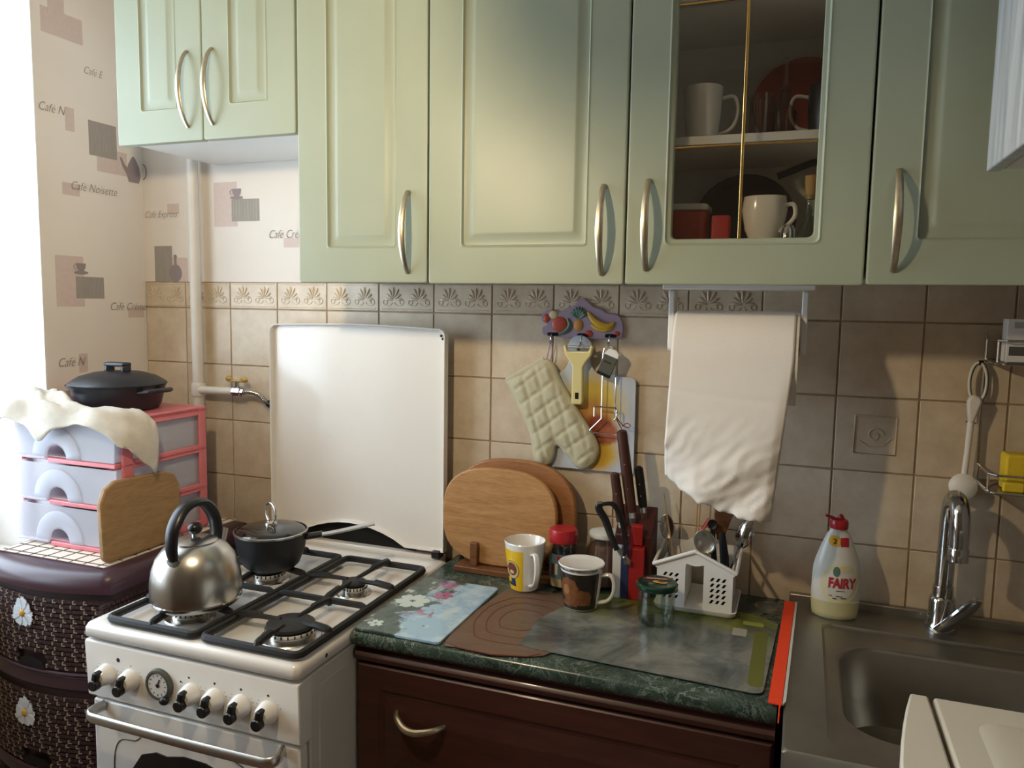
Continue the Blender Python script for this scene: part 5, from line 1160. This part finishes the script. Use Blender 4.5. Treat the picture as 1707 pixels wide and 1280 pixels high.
rod('straight upright wooden skewer in the drainer', 'skewer', (1.528, -.045, .950), (1.531, -.040, 1.085), .0015, 'skewer')
rod('second upright skewer right beside the straight one', 'skewer', (1.534, -.050, .950), (1.537, -.045, 1.085), .0015, 'skewer')
rod('pale wooden stick leaning right below the hanging paper', 'wooden_stick', (1.560, -.040, .972), (1.596, -.034, 1.072), .0042, 'skewer', (.5, 1.1))
rod('red-handled utensil leaning in the drainer', 'table_knife', (1.522, -.060, .955), (1.556, -.050, 1.020), .0058, 'red_plastic', (.6, 1.2))
t = thing('wooden_spatula', 'brown wooden spatula behind the spoons in the drainer', 'spatula', (1.58, -.045, .9), 'utensils in the drainer')
MB().prism([(1.572, .975), (1.586, .975), (1.600, 1.02), (1.622, 1.070), (1.612, 1.082), (1.578, 1.078), (1.566, 1.03)], 'xz', -.042, -.036).build('blade', 'stand_wood', t, .001)
t = thing('whisk_handle', 'dark flat utensil handle rising beside the polished spoon', 'utensil', (1.60, -.1, .9), 'utensils in the drainer')
MB().tube([(1.598, -.075, .885), (1.592, -.075, .95), (1.585, -.072, 1.0)], [.006, .007, .005], 8, flat=(.5, 1.3)).build('handle', 'black_soft', t)
tag(MB().prism([(1.508, .945), (1.545, .945), (1.548, .968), (1.526, .982), (1.506, .968)], 'xz', -.0705, -.069).build('paper_scrap', 'white_matte', None), 'pale scraper sticking up at left of the gable', 'scraper', 'utensils in the drainer')

# ------------------------------------------------------------------ orange strip at the joint
t = thing('edging_strip', 'bright orange strip lying along joint between worktop and sink', 'strip', (1.712, -.25, WZ))
MB().add([(1.7128, -.028, .8562), (1.7325, -.028, .8562), (1.7185, -.482, .8562), (1.6985, -.480, .8562), (1.7128, -.028, .8585), (1.7325, -.028, .8585), (1.7185, -.482, .8585), (1.6985, -.480, .8585)], [(0, 3, 2, 1), (4, 5, 6, 7), (0, 1, 5, 4), (1, 2, 6, 5), (2, 3, 7, 6), (3, 0, 4, 7)]).build('orange_band', 'orange', t)
MB().add([(1.7335, -.028, .8562), (1.7375, -.028, .8562), (1.7245, -.470, .8562), (1.7195, -.482, .8562), (1.7335, -.028, .8590), (1.7375, -.028, .8590), (1.7245, -.470, .8590), (1.7195, -.482, .8590)], [(0, 3, 2, 1), (4, 5, 6, 7), (0, 1, 5, 4), (1, 2, 6, 5), (2, 3, 7, 6), (3, 0, 4, 7)]).build('white_edge', 'white_matte', t)
MB().tube([(1.7165, -.480, .8572), (1.7155, -.4875, .855), (1.7150, -.4895, .832)], .0012, 6).build('tail', 'orange', t)

# ------------------------------------------------------------------ washing-up bottle
c = Vector((1.806, -.066, .8553)); t = thing('dish_soap_bottle', 'white dish soap bottle with red flip cap beside the sink', 'bottle', c)
prof = [(.036, 0), (.041, .003), (.0425, .012), (.0450, .050), (.0448, .075), (.0433, .100), (.0400, .115), (.0300, .145), (.0215, .166), (.0160, .174), (.0150, .178)]
fa = .18      # facing slightly to the camera
def ell(pr, sy=.58): return MB().lathe(pr, (0, 0, 0), 40, 1, sy).xf(Matrix.Translation(c) @ Matrix.Rotation(fa * .4, 4, 'Z'))
ell(prof).build('body', 'bottle_white', t, ang=1.2)
ell([(.0364, .0012), (.0414, .0032), (.0430, .012), (.0450, .034), (.0452, .036)], .585).build('liquid_level', 'bottle_liquid', t, ang=1.2)
def brad(z):
    for (r0, a), (r1, b) in zip(prof[:-1], prof[1:]):
        if z <= b: return r0 + (r1 - r0) * (z - a) / (b - a)
    return prof[-1][0]
RM = Matrix.Translation(c) @ Matrix.Rotation(fa * .4, 4, 'Z')
def bs(u, z, d=.0005):
    r = brad(z) ; s = max(.05, 1 - (u / r) ** 2) ** .5; return RM @ Vector((u, -r * .58 * s - d, z))
def bpatch(poly, zc, uc, d, m_, nm):
    q = MB(); n_ = len(poly); rings = [[bs(uc + u * k, zc + v * k, d) for u, v in poly] for k in (.25, .5, .75, 1)]; q.loops(rings, True, True, False); return q.build(nm, m_, t, ang=2)
bpatch(ellipse(0, 0, .0345, .041, 32), .072, .004, .0006, 'bottle_label', 'front_label')
bpatch(ellipse(0, 0, .027, .032, 32), .076, .006, .0011, 'bottle_white', 'label_disc')
bpatch(ellipse(0, 0, .0065, .010, 16), .098, -.003, .0017, 'leafgreen', 'leaf_print'); bpatch(ellipse(0, 0, .012, .006, 16), .104, .014, .0015, 'cream', 'leaf_print')
text_on('brand_lettering', 'FAIRY', .0235, t, 'bottle_red', lambda a, b: bs(.0075 + a * .82, .0665 + b * 1.15, .0020), .05, .0009)
for k, (u, z, w_) in enumerate(((-.012, .050, .006), (.004, .049, .012), (.012, .046, .010), (-.004, .0445, .008), (.006, .060, .016))): bpatch(R4(-w_ / 2, w_ / 2, -.0008, .0008), z, u, .0016, 'tag_grey', 'small_print')
bpatch(ellipse(0, 0, .0105, .0105, 20), .1555, -.008, .0008, 'juice_yellow', 'price_sticker')
text_on('sticker_number', '2', .014, t, 'print_brown', lambda a, b: bs(-.008 + a, .1505 + b, .0016), 0, .0003)
bpatch(rrect(-.0075, .0075, -.0085, .0085, .0006, 3), .1540, .0105, .0010, 'bottle_red', 'red_sticker')
ell([(.0163, .1782), (.0170, .180), (.0170, .192), (.0145, .196), (.008, .197)], .9).build('cap', 'red_plastic', t)
MB().tube([(-.002, -.002, .192), (-.014, -.004, .199), (-.026, -.006, .2035)], [.0075, .0062, .0045], 10, flat=(.6, 1)).xf(RM).build('flip_spout', 'red_plastic', t)
MB().tube([(.004, 0, .194), (.002, -.001, .203), (.0, -.001, .2055)], [.007, .005, .003], 10).xf(RM).build('cap_crown', 'red_plastic', t)

# ------------------------------------------------------------------ corner rack with things on it
t = thing('corner_rack', 'two-tier dark wire rack on the tiles at right edge', 'rack', (2.15, -.06, 1.14))
for z, zr in ((1.372, 1.410), (1.142, 1.172)):
    x0, x1, ya, yb = 2.046, 2.285, -.120, -.006
    MB().box(x0, x1, ya, yb, z - .004, z).build('shelf', 'glass_amber', t, .001)
    MB().tube([(x, y, z - .002) for x, y in rrect(x0 - .002, x1 + .002, ya - .002, yb + .001, .012, 4)], .003, 8, closed=True).build('shelf_rim', 'chrome', t)
    MB().tube([(x0 - .002, yb, zr), (x0 - .002, ya + .01, zr), (x0 + .008, ya - .002, zr), (x1, ya - .002, zr)], .0022, 8).build('guard_rail', 'steel', t)
    for p in ((x0 - .002, ya + .012), (x0 - .002, yb - .01), (x1 - .03, ya - .002), (x0 + .10, ya - .002)): MB().tube([(p[0], p[1], z - .002), (p[0], p[1], zr)], .002, 6).build('rail_post', 'steel', t)
MB().tube([(2.0435, -.012, 1.135), (2.0435, -.012, 1.42)], .0028, 8).build('upright', 'steel', t)
o = thing('medicine_box', 'small white printed carton on the upper wire shelf', 'box', (2.075, -.07, 1.3722))
MB().box(2.056, 2.090, -.108, -.070, 1.3723, 1.448).build('carton', 'white_matte', o, .0008)
MB().box(2.066, 2.080, -.1084, -.1081, 1.432, 1.443).build('print_block', 'wp_stripe', o); MB().box(2.060, 2.087, -.1084, -.1081, 1.384, 1.40).build('print_block', 'tag_grey', o)
o = thing('picture_packet', 'patterned packet beside the white carton on wire shelf', 'packet', (2.12, -.07, 1.3722))
MB().box(2.0915, 2.15, -.106, -.070, 1.3723, 1.446).build('carton', 'cream', o, .0008); MB().prism(ellipse(2.104, 1.425, .012, .012, 16), 'xz', -.1066, -.1061).build('print_block', 'leafgreen', o); MB().prism(ellipse(2.104, 1.39, .010, .010, 16), 'xz', -.1066, -.1061).build('print_block', 'tomato', o)
tag(MB().prism(rrect(2.070, 2.17, 1.1423, 1.208, .006), 'xz', -.105, -.06).build('sponge', 'sponge', None, .004), 'yellow sponge on the lower wire shelf', 'sponge')
tag(MB().prism(rrect(2.066, 2.10, 1.1423, 1.160, .004), 'xz', -.117, -.1055).build('sponge', 'sponge', None, .003), 'thin yellow-green scouring pad in front of the sponge', 'sponge')
# brush hanging from the rack
t = thing('bottle_brush', 'white long-handled scrubbing brush hanging by a green loop', 'brush', (2.02, -.03, 1.12))
MB().tube([(2.0405, -.014, 1.367), (2.034, -.014, 1.367), (2.034, -.020, 1.362), (2.034, -.024, 1.367)], .0022, 6).build('hook', 'black_plastic', t)
lp_ = [(2.0325 - .0145 * math.sin(a), -.0215 + .001 * math.cos(a), 1.3275 + .0375 * math.cos(a)) for a in [i * 2 * PI / 24 for i in range(24)]]
MB().tube(lp_, .0022, 8, closed=True).build('loop', 'white_plastic', t); MB().tube([(x + .002, y + .004, z - .001) for x, y, z in lp_], .003, 8, closed=True).build('loop_grip', 'leafgreen', t)
MB().prism([(2.016, 1.290), (2.019, 1.300), (2.027, 1.305), (2.036, 1.301), (2.041, 1.293), (2.034, 1.270), (2.029, 1.252), (2.0215, 1.252), (2.018, 1.272)], 'xz', -.034, -.018).build('handle_end', 'white_plastic', t, .004, 3)
MB().tube([(2.0255, -.026, 1.255), (2.0235, -.026, 1.20), (2.021, -.026, 1.150)], [.0062, .0055, .0056], 12).build('handle', 'white_plastic', t)
MB().tube([(2.0165, -.0262, 1.253), (2.0345, -.0262, 1.251)], .0012, 6).build('joint_band', 'tag_grey', t)
MB().lathe([(.0, -.006), (.018, -.005), (.024, -.001), (.0245, .003), (.018, .008), (.006, .011)], (0, 0, 0), 28, cap0=False).xf(Matrix.Translation((2.019, -.032, 1.130)) @ Matrix.Rotation(1.35, 4, 'X')).build('head', 'white_plastic', t)
MB().lathe([(.016, 0), (.0155, .016), (.014, .018)], (0, 0, 0), 20).xf(Matrix.Translation((2.019, -.024, 1.126)) @ Matrix.Rotation(-1.75, 4, 'X')).build('bristles', 'clear_plastic', t)

# ------------------------------------------------------------------ white appliance in the lower right corner
t = thing('white_appliance', 'cream-white appliance with bulging front panel at lower right corner', 'appliance', (2.07, -1.0, 0))
yb_, yf_ = -.678, -1.24; zt = 1.0
MB().box(1.888, RX - .004, yf_, yb_, .0, zt).build('body', 'white_appliance', t, .004)
n_ = 14; out = [(1.8835, yb_)] + [(1.8835 - .020 - .034 * math.sin(PI * i / n_) ** .9, yb_ - (yb_ - yf_) * i / n_) for i in range(n_ + 1)] + [(1.8835, yf_)]
MB().prism(out, 'xy', .03, zt).build('door', 'white_appliance', t, .003)
q = [(x, y, zt + .0002) for x, y in rrect(1.924, RX - .05, yf_ + .06, -.722, .025, 6)]; q2 = [(x, y, zt + .0018) for x, y in rrect(1.932, RX - .058, yf_ + .068, -.730, .022, 6)]
MB().loops([q, q2]).build('raised_top', 'white_appliance', t, ang=.4)
